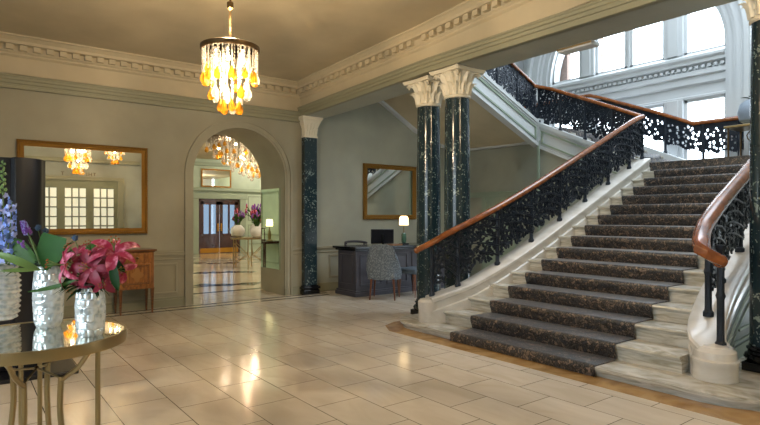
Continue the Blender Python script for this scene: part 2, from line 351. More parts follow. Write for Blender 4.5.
# back wall with an arched opening
AX0, AX1, AZ = 2.97, 4.60, 2.09; AC = (AX0+AX1)/2; AR = (AX1-AX0)/2
def archpts(r, cx=AC, cz=AZ, n=28, zb=0): return [(cx-r, zb)]+[(cx-r*math.cos(PI*i/n), cz+r*math.sin(PI*i/n)) for i in range(n+1)]+[(cx+r, zb)]
def wall_with_arch(mb, x0, x1, y, z1, pts):
    L = [(x, y, z) for x, z in pts]; n = len(L); base = len(mb.v)
    mid = n//2
    vs = L+[(x0, y, 0), (x0, y, z1), (L[mid][0], y, z1), (x1, y, z1), (x1, y, 0)]
    a = n
    fs = [[a, a+1]+[a+2]+list(range(mid, -1, -1)), [a+2, a+3, a+4]+list(range(n-1, mid-1, -1))]
    mb.add(vs, fs)
mb = MB(); wall_with_arch(mb, -2.5, 5.25, WY, 4.3, archpts(AR))
pts = archpts(AR); n = len(pts)
mb.add([(x, WY, z) for x, z in pts]+[(x, 9.8, z) for x, z in pts], [[i, i+1, n+i+1, n+i] for i in range(n-1)])
wall_with_arch(mb, .8, 6.6, 9.8, 4.3, pts)
struct('wall_back', mb, M['wall'], angle=25)
mb = MB(); mb.box(5.25, 9.4, 8.95, 9.79, 0, 7.9); struct('wall_recess', mb, M['wallgreen'])
mb = MB(); mb.hex8([(-2.6, -2.6, CZ(-2.6)), (5.1, -2.6, CZ(-2.6)), (5.1, 9.8, CZ(9.8)), (-2.6, 9.8, CZ(9.8)), (-2.6, -2.6, 4.9), (5.1, -2.6, 4.9), (5.1, 9.8, 4.9), (-2.6, 9.8, 4.9)])
struct('ceiling', mb, M['cream'])
# left wall with an unseen window added to fill the room with daylight, rear wall with glazed doors
mb = MB()
mb.box(-2.6, -2.5, -2.6, .0, 0, 4.6); mb.box(-2.6, -2.5, 4.2, 9.8, 0, 4.6); mb.box(-2.6, -2.5, 0, 4.2, 0, .9); mb.box(-2.6, -2.5, 0, 4.2, 3.3, 4.6)
struct('wall_left', mb, M['wall'])
t = MB()
for y in (0, 1.0, 2.05, 3.1, 4.1): t.box(-2.62, -2.48, y, y+.1, .9, 3.3)
for z in (.9, 1.7, 2.5, 3.2): t.box(-2.61, -2.49, 0, 4.2, z, z+.06)
wn = struct('window_1', t, M['white'])
p = MB(); p.box(-2.57, -2.565, .0, 4.2, .9, 3.3); p.build('pane', M['pane'], wn)
mb = MB(); mb.box(-2.6, 12, -2.6, -2.5, 0, 8); struct('wall_rear', mb, M['wallgreen'])
# glazed doors on the rear wall (seen in the mirror)
mb = MB(); mb.box(.7, 4.4, -2.5, -2.40, 2.72, 2.84); mb.box(.7, .885, -2.5, -2.40, 0, 2.72); mb.box(4.205, 4.4, -2.5, -2.4, 0, 2.72); mb.box(-1.4, 4.9, -2.5, -2.36, 3.30, 3.42)
struct('trim_5', mb, M['arch_paint'], bevel=.01)
for j in range(4):
    x0 = .885+j*.83; d = MB(); xa, xb, zt_ = x0+.115, x0+.715, 2.47
    d.box(x0, x0+.83, -2.5, -2.46, 0, .94); d.box(x0, xa, -2.5, -2.46, .94, 2.72); d.box(xb, x0+.83, -2.5, -2.46, .94, 2.72); d.box(xa, xb, -2.5, -2.46, zt_, 2.72)
    for k in range(1, 3): d.box(xa+k*.2-.02, xa+k*.2+.02, -2.5, -2.46, .94, zt_)
    for k in range(1, 5): d.box(xa, xb, -2.5, -2.465, .94+k*.306-.02, .94+k*.306+.02)
    d = struct('door_%d' % (j+1), d, M['door_olive'])
    g = MB(); g.box(xa, xb, -2.496, -2.49, .94, zt_); g.build('pane', M['daylit'], d)
# main room cornice + frieze + architrave on the back wall, and the big beam
def cornice(mb, a, b, zf, nrm, ext=0):
    """a,b: xy ends of wall face; zf(xy)->ceiling z; nrm: room-facing normal"""
    prof = [(0, -.53), (.02, -.52),
            (.02, -.26), (.035, -.25), (.05, -.235), (.05, -.215), (.075, -.195), (.075, -.12), (.15, -.11), (.15, -.07), (.17, -.05), (.19, -.03), (.215, -.02), (.215, .02), (0, .02)]
    A = Vector(a); B = Vector(b); nn = Vector(nrm); vs = []
    for P, e in ((A, -ext), (B, -ext)):
        for q, z in prof:
            d = (B-A).normalized() if P is A else (A-B).normalized()
            xy = P+nn*q+d*(q if ext else 0); vs.append((xy.x, xy.y, zf(xy)+z))
    k = len(prof)
    mb.add(vs, [[i, (i+1) % k, k+(i+1) % k, k+i] for i in range(k)]+[list(range(k))[::-1], list(range(k, 2*k))])
    L = (B-A).length; n = int(L/.155); d = (B-A).normalized()
    for i in range(n):
        if ext and (i < 1 or i > n-2): continue
        s0 = A+d*(.03+i*.155); q = [s0+nn*.07, s0+d*.085+nn*.07, s0+d*.085+nn*.14, s0+nn*.14]
        mb.hex8([(p.x, p.y, zf(p)-.185) for p in q]+[(p.x, p.y, zf(p)-.118) for p in q])
mb = MB(); cornice(mb, (-2.5, WY), (4.93, WY), lambda p: 3.80, (0, -1)); o = struct('trim_6', mb, M['cream'], smooth=False)
YB = 5.6
BX = lambda y: 4.93+.05*(8.83-max(y, YB))
BB = lambda y: 5.30+.099*(8.83-max(y, YB))
BZ = lambda y: 3.20+.052*(8.83-max(y, YB))
mb = MB(); cornice(mb, (BX(WY), WY), (BX(YB), YB), lambda p: CZ(p.y), (-1, 0)); cornice(mb, (BX(YB), YB), (BX(-2.5), -2.5), lambda p: CZ(p.y), (-1, 0)); struct('trim_7', mb, M['cream'], smooth=False)
# architrave strips (greener) in front of frieze foot
def arch_strip(mb, a, b, zf, nrm):
    prof = [(-.02, -.10), (.06, -.10), (.06, -.075), (.045, -.07), (.045, -.035), (.06, -.03), (.06, .01), (.075, .015), (.075, .05), (.085, .055), (.085, .075), (.06, .09), (.03, .095), (-.02, .095)]
    A = Vector(a); B = Vector(b); nn = Vector(nrm); vs = []
    for P in (A, B):
        for q, z in prof: xy = P+nn*q; vs.append((xy.x, xy.y, zf(xy)+z))
    k = len(prof); mb.add(vs, [[i, (i+1) % k, k+(i+1) % k, k+i] for i in range(k)]+[list(range(k))[::-1], list(range(k, 2*k))])
mb = MB(); arch_strip(mb, (-2.5, WY), (4.93, WY), lambda p: 3.215, (0, -1)); arch_strip(mb, (BX(WY), WY), (BX(YB), YB), lambda p: BZ(p.y)+.10, (-1, 0)); arch_strip(mb, (BX(YB), YB), (BX(-2.5), -2.5), lambda p: BZ(p.y)+.10, (-1, 0))
struct('trim_8', mb, M['arch_paint'], smooth=False)
mb = MB()
for ya, yb in ((8.95, YB), (YB, -2.5)):
    mb.hex8([(BX(ya), ya, BZ(ya)), (BX(yb), yb, BZ(yb)), (BB(yb), yb, BZ(yb)), (BB(ya), ya, BZ(ya)), (BX(ya), ya, 4.8), (BX(yb), yb, 4.8), (BB(yb), yb, 7.9), (BB(ya), ya, 7.9)])
struct('wall_beam', mb, M['wallgreen'])
# wainscot on back wall
def rectframe(mb, x0, x1, z0, z1, y, w=.035, d=.018, n=-1):
    for (a, b, c, e) in ((x0, x1, z0, z0+w), (x0, x1, z1-w, z1), (x0, x0+w, z0+w, z1-w), (x1-w, x1, z0+w, z1-w)):
        mb.box(a, b, min(y, y+n*d), max(y, y+n*d), c, e)
mb = MB()
for (x0, x1) in ((-2.5, AX0-.14), (AX1+.14, 5.0)):
    mb.box(x0, x1, WY-.035, WY, .80, .83); mb.box(x0, x1, WY-.022, WY, .83, .86); mb.box(x0, x1, WY-.02, WY, .73, .75)
mb.box(5.3, 9.35, 8.915, 8.95, .80, .85); mb.box(5.3, 9.35, 8.93, 8.95, .73, .75)
rectframe(mb, -.7, .55, .2, .68, WY); rectframe(mb, .7, 1.6, .2, .68, WY); rectframe(mb, 1.7, 2.72, .2, .68, WY)
rectframe(mb, 5.6, 7.2, .24, .68, 8.95)
struct('trim_9', mb, M['wall'], bevel=.006)
mb = MB(); 
for (x0, x1, y) in ((-2.5, AX0, WY), (AX1, 5.0, WY), (5.3, 9.35, 8.95)): mb.box(x0, x1, y-.03, y, 0, .12); mb.box(x0, x1, y-.02, y, .12, .15)
struct('baseboard_back', mb, M['arch_paint'], bevel=.006)
# arch surround
mb = MB()
def archring(mb, r0, r1, y0, y1, cx=AC, cz=AZ, zb=0):
    a = archpts(r0, cx, cz, 28, zb); b = archpts(r1, cx, cz, 28, zb); n = len(a)
    vs = [(x, y0, z) for x, z in a]+[(x, y0, z) for x, z in b]+[(x, y1, z) for x, z in b]+[(x, y1, z) for x, z in a]
    fs = []
    for i in range(n-1):
        for k in range(4): fs.append([k*n+i, k*n+i+1, ((k+1) % 4)*n+i+1, ((k+1) % 4)*n+i])
    fs += [[0, n, 2*n, 3*n], [n-1, 2*n-1, 3*n-1, 4*n-1]]
    mb.add(vs, fs)
archring(mb, AR-.0, AR+.035, WY-.02, WY+.01); archring(mb, AR+.035, AR+.10, WY-.035, WY+.01); archring(mb, AR+.10, AR+.14, WY-.055, WY+.01)
struct('trim_10', mb, M['wall'], angle=25)
# mirrored panel in the right jamb of the arch
mb = MB(); mb.box(4.57, 4.60, 8.98, 9.72, .45, 1.92); tag(mb.build('jamb_mirror', M['mirror_green']), 'tall mirrored panel set in the right jamb of the arch', 'mirror')
# ---------------- stair hall shell
mb = MB()
mb.box(11.5, 11.8, -2.5, 4.27, 0, 7.9); mb.box(11.5, 11.8, 8.13, 9.8, 0, 7.9); mb.box(11.5, 11.8, 4.27, 8.13, 0, 2.45)
# wall above the lunette
cy, cz, r = 6.2, 4.62, 1.93
pp = [(cy-r*math.cos(PI*i/28), cz+r*math.sin(PI*i/28)) for i in range(29)]
for x in (11.5, 11.8): mb.add([(x, y, z) for y, z in pp]+[(x, cy-r, 7.9), (x, cy+r, 7.9), (x, cy, 7.9)], [[29]+[31]+list(range(14, -1, -1)), [31, 30]+list(range(28, 13, -1))])
mb.add([(11.5, y, z) for y, z in pp]+[(11.8, y, z) for y, z in pp], [[i, i+1, 30+i, 29+i] for i in range(28)])
struct('wall_window', mb, M['white'], angle=25)
mb = MB(); mb.box(9.36, 11.5, 9.0, 9.79, 0, 7.9); mb.box(9.36, 11.5, 2.0, 2.1, 0, 2.3); struct('wall_stair_end', mb, M['white'])
mb = MB(); mb.box(5.4, 6.6, -2.5, 9.8, 7.8, 7.9); mb.box(6.6, 11.8, -2.5, .5, 7.8, 7.9); mb.box(10.6, 11.8, .5, 9.8, 7.8, 7.9); mb.box(6.6, 10.6, 5.5, 9.8, 7.8, 7.9)
struct('ceiling_stair_hall', mb, M['white'])
mb = MB(); mb.box(5.6, 11.5, .85, 1.05, 0, 7.8); struct('wall_right', mb, M['wallgreen'])
# entablature between window tiers
mb = MB(); prof = [(0, 3.73), (.05, 3.73), (.05, 3.74), (.08, 3.75), (.08, 3.78), (.03, 3.80), (.03, 3.98), (.08, 4.02), (.08, 4.16), (.12, 4.18), (.12, 4.26), (.06, 4.28), (.06, 4.36), (.15, 4.40), (.15, 4.46), (.19, 4.50), (.19, 4.55), (.08, 4.62), (0, 4.62)]
k = len(prof); vs = [(11.55-q, y, z) for y in (4.27, 8.13) for q, z in prof]
mb.add(vs, [[i, (i+1) % k, k+(i+1) % k, k+i] for i in range(k)]+[list(range(k))[::-1], list(range(k, 2*k))]); mb.box(11.56, 11.75, 4.27, 8.13, 3.74, 4.61)
for i in range(34): mb.box(11.42, 11.5, 4.3+i*.113, 4.3+i*.113+.06, 4.30, 4.355)
struct('trim_11', mb, M['white'], smooth=False)
# mullions / frames
def zarc(y): return cz+math.sqrt(max(0, r*r-(y-cy)**2))
def window(idx, y0, y1, z0, zf, arc=False):
    fr = MB(); w = .055
    fr.box(11.52, 11.62, y0, y0+w, z0, zf(y0+w) if arc else zf); fr.box(11.52, 11.62, y1-w, y1, z0, zf(y1-w) if arc else zf); fr.box(11.52, 11.62, y0, y1, z0, z0+w)
    if arc:
        ys = [y0+(y1-y0)*i/10 for i in range(11)]
        for a, b in zip(ys, ys[1:]):
            fr.hex8([(11.52, a, zarc(a)-w*1.2), (11.62, a, zarc(a)-w*1.2), (11.62, b, zarc(b)-w*1.2), (11.52, b, zarc(b)-w*1.2), (11.52, a, zarc(a)), (11.62, a, zarc(a)), (11.62, b, zarc(b)), (11.52, b, zarc(b))])
    else: fr.box(11.52, 11.62, y0, y1, zf-w, zf)
    o = struct('window_%d' % idx, fr, M['white'])
    g = MB(); top = (lambda y: zarc(y)-.02) if arc else (lambda y: zf)
    ys = [y0+.02+(y1-y0-.04)*i/10 for i in range(11)]
    g.add([(11.57, y, z0) for y in ys]+[(11.57, y, top(y)) for y in ys], [[i, i+1, 12+i, 11+i] for i in range(10)]); g.build('pane', M['pane'], o)
WI = [(4.27, 5.05), (5.42, 6.17), (6.24, 6.98), (7.35, 8.13)]
for i, (a, b) in enumerate(WI):
    window(2+i, a, b, 4.62, zarc, True); window(6+i, a, b, 2.45, 3.73)
mb = MB(); ms = MB()
for (a, b) in ((5.05, 5.42), (6.17, 6.24), (6.98, 7.35)):
    for z0, z1 in ((2.45, 3.74), (4.62, min(zarc(a), zarc(b)))):
        d = 11.44 if b-a > .2 else 11.5
        mb.box(d, 11.64, a, b, z0, z1)
        if b-a > .2:
            mb.box(11.40, 11.44, a+.08, b-.08, z0, z1)
            ms.box(11.66, 11.92, a+.05, b-.02, z0, z1+.3)
struct('trim_12', mb, M['white'], bevel=.012)
ms.box(11.86, 12.0, 7.95, 8.4, 4.0, 6.5); struct('trim_13', ms, M['ext_stone'])
# arch mouldings round the lunette + right pier
mb = MB()
def archringX(mb, r0, r1, x0, x1):
    def pts(r): return [(cy-r, 2.3)]+[(cy-r*math.cos(PI*i/32), cz+r*math.sin(PI*i/32)) for i in range(33)]+[(cy+r, 2.3)]
    a = pts(r0); b = pts(r1); n = len(a)
    vs = [(x0, y, z) for y, z in a]+[(x0, y, z) for y, z in b]+[(x1, y, z) for y, z in b]+[(x1, y, z) for y, z in a]; fs = []
    for i in range(n-1):
        for k in range(4): fs.append([k*n+i, k*n+i+1, ((k+1) % 4)*n+i+1, ((k+1) % 4)*n+i])
    mb.add(vs, fs+[[0, n, 2*n, 3*n], [n-1, 2*n-1, 3*n-1, 4*n-1]])
archringX(mb, 1.93, 2.0, 11.42, 11.5); archringX(mb, 2.0, 2.12, 11.36, 11.5); archringX(mb, 2.12, 2.18, 11.28, 11.5); archringX(mb, 2.18, 2.34, 11.22, 11.5); archringX(mb, 2.34, 2.42, 11.12, 11.5)
struct('trim_14', mb, M['white'], angle=25)
# wall under the upper flights with a panelled doorway
mb = MB(); k = [(4.9, 0), (8.95, 0), (8.95, 3.0), (6.95, 3.0), (4.9, 2.1)]
mb.add([(x, y, z) for x in (9.375, 9.5) for y, z in k], [[4, 3, 2, 1, 0], [5, 6, 7, 8, 9]]+[[i, (i+1) % 5, 5+(i+1) % 5, 5+i] for i in range(5)])
struct('wall_under_stairs', mb, M['wallgreen'])
mb = MB(); mb.box(9.325, 9.36, 6.9, 6.96, 0, 2.95)
mb.box(9.33, 9.36, 7.5, 8.9, 1.84, 1.92); mb.box(9.31, 9.36, 7.45, 8.93, 1.92, 1.96); mb.box(9.33, 9.36, 7.5, 7.6, 0, 1.84); mb.box(9.33, 9.36, 8.35, 8.45, 0, 1.84)
struct('trim_15', mb, M['mould_green'], bevel=.006)
d = MB(); d.box(9.345, 9.36, 7.6, 8.35, 0, 1.84); rect = [(7.7, 8.25, 1.0, 1.74), (7.7, 8.25, .15, .85)]
for (a, b, c, e) in rect:
    for (p0, p1, q0, q1) in ((a, b, c, c+.03), (a, b, e-.03, e), (a, a+.03, c, e), (b-.03, b, c, e)): d.box(9.33, 9.345, p0, p1, q0, q1)
struct('door_5', d, M['mould_green'])
# ================================================================== STAIRS
X0, G, Z0, RS = 4.42, .334, .09, .148
def nz(x): return Z0+RS/G*(x-X0)
stair = thing('staircase', 'broad pale marble staircase rising right with carved white stone side strings', 'staircase', (0, 0, 0))
def step_mesh(poly_front, x, z, y0, y1, depth): pass
def nose_profile(x, z, xb, h):
    return [(xb, z-h), (x+.035, z-h), (x+.035, z-.05), (x+.02, z-.045), (x+.012, z-.032), (x, z-.028), (x-.006, z-.014), (x, z), (xb, z)]
def extrudeY(mb, prof, y0, y1):
    k = len(prof); mb.add([(x, y, z) for y in (y0, y1) for x, z in prof], [[i, (i+1) % k, k+(i+1) % k, k+i] for i in range(k)]+[list(range(k))[::-1], list(range(k, 2*k))])
# first step: long curved plinth step
def arcpts(cx, cy_, r, a0, a1, n=10): return [(cx+r*math.cos(a0+(a1-a0)*i/n), cy_+r*math.sin(a0+(a1-a0)*i/n)) for i in range(n+1)]
def step1poly(o):
    L = arcpts(4.80, 5.22, .38+o, PI/2, PI, 8)+arcpts(4.98, 1.85, .56+o, PI, 1.5*PI, 10)
    return [(5.6, 5.60+o)]+L+[(6.6, 1.29-o)]+[(6.6, 2.3), (5.0, 2.3), (5.0, 4.9), (5.6, 4.9)]
mb = MB(); mb.prism(step1poly(-.03), 0, .05); mb.prism(step1poly(.0), .05, .062); mb.prism(step1poly(.012), .062, .09); mb.build('step', M['step'], stair)
for k in range(2, 17):
    x = X0+G*(k-1); z = Z0+RS*(k-1); mb = MB()
    y0, y1 = (2.12, 4.93) if k == 2 else (2.2, 4.85) if k == 3 else (2.26, 4.78) if k < 6 else (2.34, 4.72)
    xb = x+G+.05
    if k == 16: xb = x+.36
    extrudeY(mb, nose_profile(x, z, xb, RS+.005), y0, y1); mb.build('step', M['step'], stair)
mb = MB(); mb.box(9.40, 11.5, 2.1, 4.95, 2.2, 2.308); mb.build('landing', M['step'], stair)
def sample(path, n):
    P = [Vector(p) for p in path]; out = []
    L = [0]
    for a, b in zip(P, P[1:]): L.append(L[-1]+(b-a).length)
    for i in range(n+1):
        s = L[-1]*i/n; j = 0
        while j < len(L)-2 and L[j+1] < s: j += 1
        t = (s-L[j])/(L[j+1]-L[j]); p0 = P[max(j-1, 0)]; p1 = P[j]; p2 = P[j+1]; p3 = P[min(j+2, len(P)-1)]
        out.append(.5*((2*p1)+(p2-p0)*t+(2*p0-5*p1+4*p2-p3)*t*t+(-p0+3*p1-3*p2+p3)*t**3))
    return out
def ztop(x): return nz(x)+.13+max(0, (5.2-x))*.12
def ztr(x): return nz(x)+.13-max(0, (5.35-x))*.16
def stringer(path, name, mat, bottom, ztop):
    P = sample([(x, y, 0) for x, y in path], 40); mb = MB()
    for p in P: pass
    n = len(P); zt = [ztop(p.x) if i else ztop(p.x) for i, p in enumerate(P)]
    # round the low end over
    prof = [(-.13, 'b'), (-.13, -.17), (-.115, -.155), (-.115, -.07), (-.14, -.055), (-.14, -.015), (-.12, 0), (.12, 0), (.14, -.015), (.14, -.055), (.115, -.07), (.115, -.155), (.13, -.17), (.13, 'b')]
    k = len(prof); vs = []
    for i, p in enumerate(P):
        t = (P[min(i+1, n-1)]-P[max(i-1, 0)]).normalized(); sd = Vector((t.y, -t.x, 0))
        for a, b in prof:
            q = p+sd*a; z = 0.09 if b == 'b' else zt[i]+b
            if b == 'b': z = 0.0 if bottom else max(.0, nz(p.x)-.35)
            vs.append((q.x, q.y, z))
    mb.add(vs, [[i*k+q, i*k+(q+1) % k, (i+1)*k+(q+1) % k, (i+1)*k+q] for i in range(n-1) for q in range(k)]+[list(range(k))[::-1], [(n-1)*k+q for q in range(k)]])
    return mb, P
LP = [(4.68, 5.12), (4.78, 5.075), (5.03, 4.98), (5.35, 4.90), (5.7, 4.84), (6.2, 4.80), (7.0, 4.79), (9.36, 4.79)]
RP = [(4.88, 1.90), (4.93, 1.97), (5.10, 2.06), (5.35, 2.11), (5.7, 2.17), (6.2, 2.22), (7.0, 2.27), (9.36, 2.29)]
mb, P = stringer(LP, 's', M['stringer'], False, ztop)
mb.lathe([(.128, .09), (.128, .24), (.135, .26), (.135, ztop(4.6)-.03), (.11, ztop(4.6)), (.0001, ztop(4.6)+.005)], 24, (4.68, 5.12, 0))
mb.build('stringer', M['stringer'], stair)
mb, P = stringer(RP, 's', M['stringer'], True, ztr)
zc = ztr(4.86)+.01
mb.lathe([(.165, .09), (.165, .21), (.172, .225), (.172, .25), (.158, .262), (.15, zc-.03), (.12, zc), (.10, zc), (.085, zc+.012), (.05, zc+.012), (.0001, zc+.02)], 28, (4.88, 1.90, 0))
mb.build('stringer', M['stringer'], stair)
# mouldings on the outer side of the right stringer (raised panel lines following the slope)
mb = MB()
P = sample([(x, y, 0) for x, y in RP], 40); n = len(P)
def offs(i, a):
    t = (P[min(i+1, n-1)]-P[max(i-1, 0)]).normalized(); return P[i]+Vector((t.y, -t.x, 0))*a
for dz, hh, a in ((-.32, .03, .15), (-.42, .02, .145)):
    for i in range(4, n-1):
        if ztop(P[i].x)+dz < .16: continue
        p0, p1, q0, q1 = offs(i, .125), offs(i+1, .125), offs(i, a), offs(i+1, a); z0, z1 = ztop(P[i].x)+dz, ztop(P[i+1].x)+dz
        mb.hex8([(p0.x, p0.y, z0), (q0.x, q0.y, z0), (q1.x, q1.y, z1), (p1.x, p1.y, z1), (p0.x, p0.y, z0+hh), (q0.x, q0.y, z0+hh), (q1.x, q1.y, z1+hh), (p1.x, p1.y, z1+hh)])
for zz, hh in ((.09, .12), (.24, .02), (.34, .02)):
    for i in range(6, n-1):
        p0, p1, q0, q1 = offs(i, .125), offs(i+1, .125), offs(i, .15), offs(i+1, .15)
        if ztop(P[i].x)-.45 < zz: continue
        mb.hex8([(p0.x, p0.y, zz), (q0.x, q0.y, zz), (q1.x, q1.y, zz), (p1.x, p1.y, zz), (p0.x, p0.y, zz+hh), (q0.x, q0.y, zz+hh), (q1.x, q1.y, zz+hh), (p1.x, p1.y, zz+hh)])
mb.build('string_moulding', M['mould_green'], stair)
# spandrel wall, its green darkened to stand for shade, behind mouldings (outer face of the right string)
mb = MB()
for i in range(3, n-1):
    p0, p1, q0, q1 = offs(i, .12), offs(i+1, .12), offs(i, .134), offs(i+1, .134); z0, z1 = ztop(P[i].x)-.24, ztop(P[i+1].x)-.24
    mb.hex8([(p0.x, p0.y, .09), (q0.x, q0.y, .09), (q1.x, q1.y, .09), (p1.x, p1.y, .09), (p0.x, p0.y, z0), (q0.x, q0.y, z0), (q1.x, q1.y, z1), (p1.x, p1.y, z1)])
mb.build('spandrel', M['spandrel'], stair)
# flight 2 (along +Y) : six steps, and quarter landing; flight 3 (along -X)
FX, FY = 9.36, 6.95
for k in range(6):
    mb = MB(); y = 4.95+G*k; z = 2.31+RS*(k+1); mb.box(9.45, 11.1, y, y+G+.03, z-.17, z-.045); mb.box(9.45, 11.1, y-.03, y+G+.03, z-.045, z); mb.build('step', M['step'], stair)
ZQ = 2.31+RS*6
mb = MB(); mb.box(9.45, 11.5, FY, 8.95, ZQ-.15, ZQ-.002); mb.build('landing', M['step'], stair)
# panelled strings for flights 2 and 3
def panel_string(name, A, B, zA, zB, th, nrm, h=.48, mat='white'):
    A = Vector(A); B = Vector(B); nn = Vector(nrm); o = MB()
    def slab(m, s0, s1, t0, t1, d0, d1):
        pts = []
        for t in (t0, t1):
            for s, d in ((s0, d0), (s1, d0), (s1, d1), (s0, d1)):
                p = A+(B-A)*s+nn*d; z = zA+(zB-zA)*s; pts.append((p.x, p.y, z+t))
        m.hex8(pts)
    slab(o, 0, 1, -h, 0, -th, 0); slab(o, 0, 1, -.05, .02, -th-.02, .04); slab(o, 0, 1, -h-.02, -h+.04, -th, .025); slab(o, 0, 1, -.09, -.05, -.01, .02)
    st = o.build(name, M[mat], stair)
    g = MB(); e = .1/(B-A).length
    for (s0, s1, t0, t1) in ((e, 1-e, -.16, -.125), (e, 1-e, -h+.085, -h+.12), (e, e*1.35, -h+.12, -.16), (1-e*1.35, 1-e, -h+.12, -.16)): slab(g, s0, s1, t0, t1, -.01, .022)
    g.build('panel_moulding', M['mould_green'], st)
panel_string('stringer', (FX, 4.86), (FX, FY+.02), 2.38, 3.32, .12, (-1, 0))
panel_string('stringer', (FX+.02, FY), (5.9, FY), 3.32, 3.32+.435*3.48, .12, (0, -1))
mb = MB(); mb.box(FX-.045, FX+.12, FY-.045, FY+.12, 2.85, 3.40); mb.build('newel_block', M['white'], stair)
mb = MB(); mb.box(FX-.09, FX+.0, FY+.10, FY+.19, 3.4, 4.0); mb.build('newel', M['white'], stair, bevel=.006)
# outer string of flight 2 and low kerb round the landing
mb = MB(); A, B = (11.12, 4.72), (11.12, 6.95)
mb.hex8([(11.08, 4.72, 2.2), (11.24, 4.72, 2.2), (11.24, 6.95, 3.0), (11.08, 6.95, 3.0), (11.08, 4.72, 2.44), (11.24, 4.72, 2.44), (11.24, 6.95, 3.42), (11.08, 6.95, 3.42)])
mb.box(11.08, 11.24, 3.2, 4.72, 2.2, 2.40); mb.box(11.08, 11.24, 6.95, 8.95, 3.0, 3.42); mb.build('stringer', M['white'], stair, bevel=.01)
# soffit of flight 3 (slightly warped plaster surface) with border mouldings
fr = [(FX, FY+.03, 2.93), (8.6, FY+.03, 2.93+.42*.76), (7.6, FY+.03, 2.93+.42*1.76), (6.8, FY+.03, 2.93+.42*2.56), (5.6, FY+.03, 2.93+.42*3.76)]
bk = [(FX, 8.95, 2.96), (8.5, 8.95, 2.99), (7.73, 8.95, 3.26), (6.84, 8.95, 3.75), (5.6, 8.95, 4.4)]
mb = MB(); m5 = 5
mb.add(fr+bk+[(x, y, z+.12) for x, y, z in fr+bk], [[i, i+1, m5+i+1, m5+i] for i in range(4)]+[[10+i, 10+i+1, 15+i+1, 15+i] for i in range(4)]+[[0, 5, 15, 10], [4, 9, 19, 14]]+[[i, i+1, 10+i+1, 10+i] for i in range(4)]+[[5+i, 6+i, 16+i, 15+i] for i in range(4)])
mb.build('soffit', M['cream'], stair)
mb = MB()
for pts, oy in ((bk, -.06), (fr, .12)):
    mb.loft([(x, y+oy, z-.01) for x, y, z in pts], [(-.05, -.03), (.05, -.03), (.05, .03), (-.05, .03)])
mb.loft([(FX-.08, FY+.1, 2.93), (FX-.08, 8.9, 2.95)], [(-.05, -.03), (.05, -.03), (.05, .03), (-.05, .03)])
mb.build('soffit_moulding', M['white'], stair)
# flight 3 stairs
for k in range(9):
    mb = MB(); x = FX-.05-G*k; z = ZQ+RS*(k+1); mb.box(x-G-.03, x, FY+.1, 8.9, z-.05, z); mb.box(x-.06, x-.03, FY+.1, 8.9, z-RS, z-.05); mb.build('step', M['step'], stair)
# carpet runner
CY0, CY1 = 2.68, 4.46
pts = []
for k in range(1, 16):
    x = X0+G*(k-1); z = Z0+RS*(k-1)
    pts += [(x-.018+(.03 if k > 1 else .0), z-RS+.012 if k > 1 else .004), (x-.02+.0, z-.05), (x-.022, z-.01), (x-.01, z+.010), (x+.03, z+.012), (x+G-.0 if k < 16 else x+.07, z+.012)]
mb = MB(); nP = len(pts); vs = []; ny = 1
for (y, off) in ((CY0, 0), (CY1, 0)):
    for i, (x, z) in enumerate(pts): vs.append((x, y, z))
for (y, off) in ((CY0, 0), (CY1, 0)):
    for i, (x, z) in enumerate(pts):
        vs.append((x+.012 if i < nP-1 else x, y, z-.010))
fs = [[i, i+1, nP+i+1, nP+i] for i in range(nP-1)]+[[2*nP+i, 2*nP+i+1, 3*nP+i+1, 3*nP+i] for i in range(nP-1)]+[[i, i+1, 2*nP+i+1, 2*nP+i] for i in range(nP-1)]+[[nP+i, nP+i+1, 3*nP+i+1, 3*nP+i] for i in range(nP-1)]
mb.add(vs, fs); tag(mb.build('stair_carpet', M['carpet'], angle=60), 'dark leaf patterned carpet runner laid down the marble stairs', 'carpet')
mb = MB(); zl = Z0+RS*15+.012
mb.box(9.395, 11.05, 2.46, 4.78, zl-.006, zl+.006); mb.box(9.392, 9.41, 2.46, 4.70, zl-.14, zl+.004)
for k in range(6):
    y = 4.92+G*k; z = 2.31+RS*(k+1); mb.box(9.62, 10.95, y-.02, y+G-.02, z, z+.012); mb.box(9.62, 10.95, y-.018, y-.004, z-.13, z+.005)
tag(mb.build('landing_carpet', M['carpet']), 'dark patterned carpet covering the half landing and the short upper flight', 'carpet')
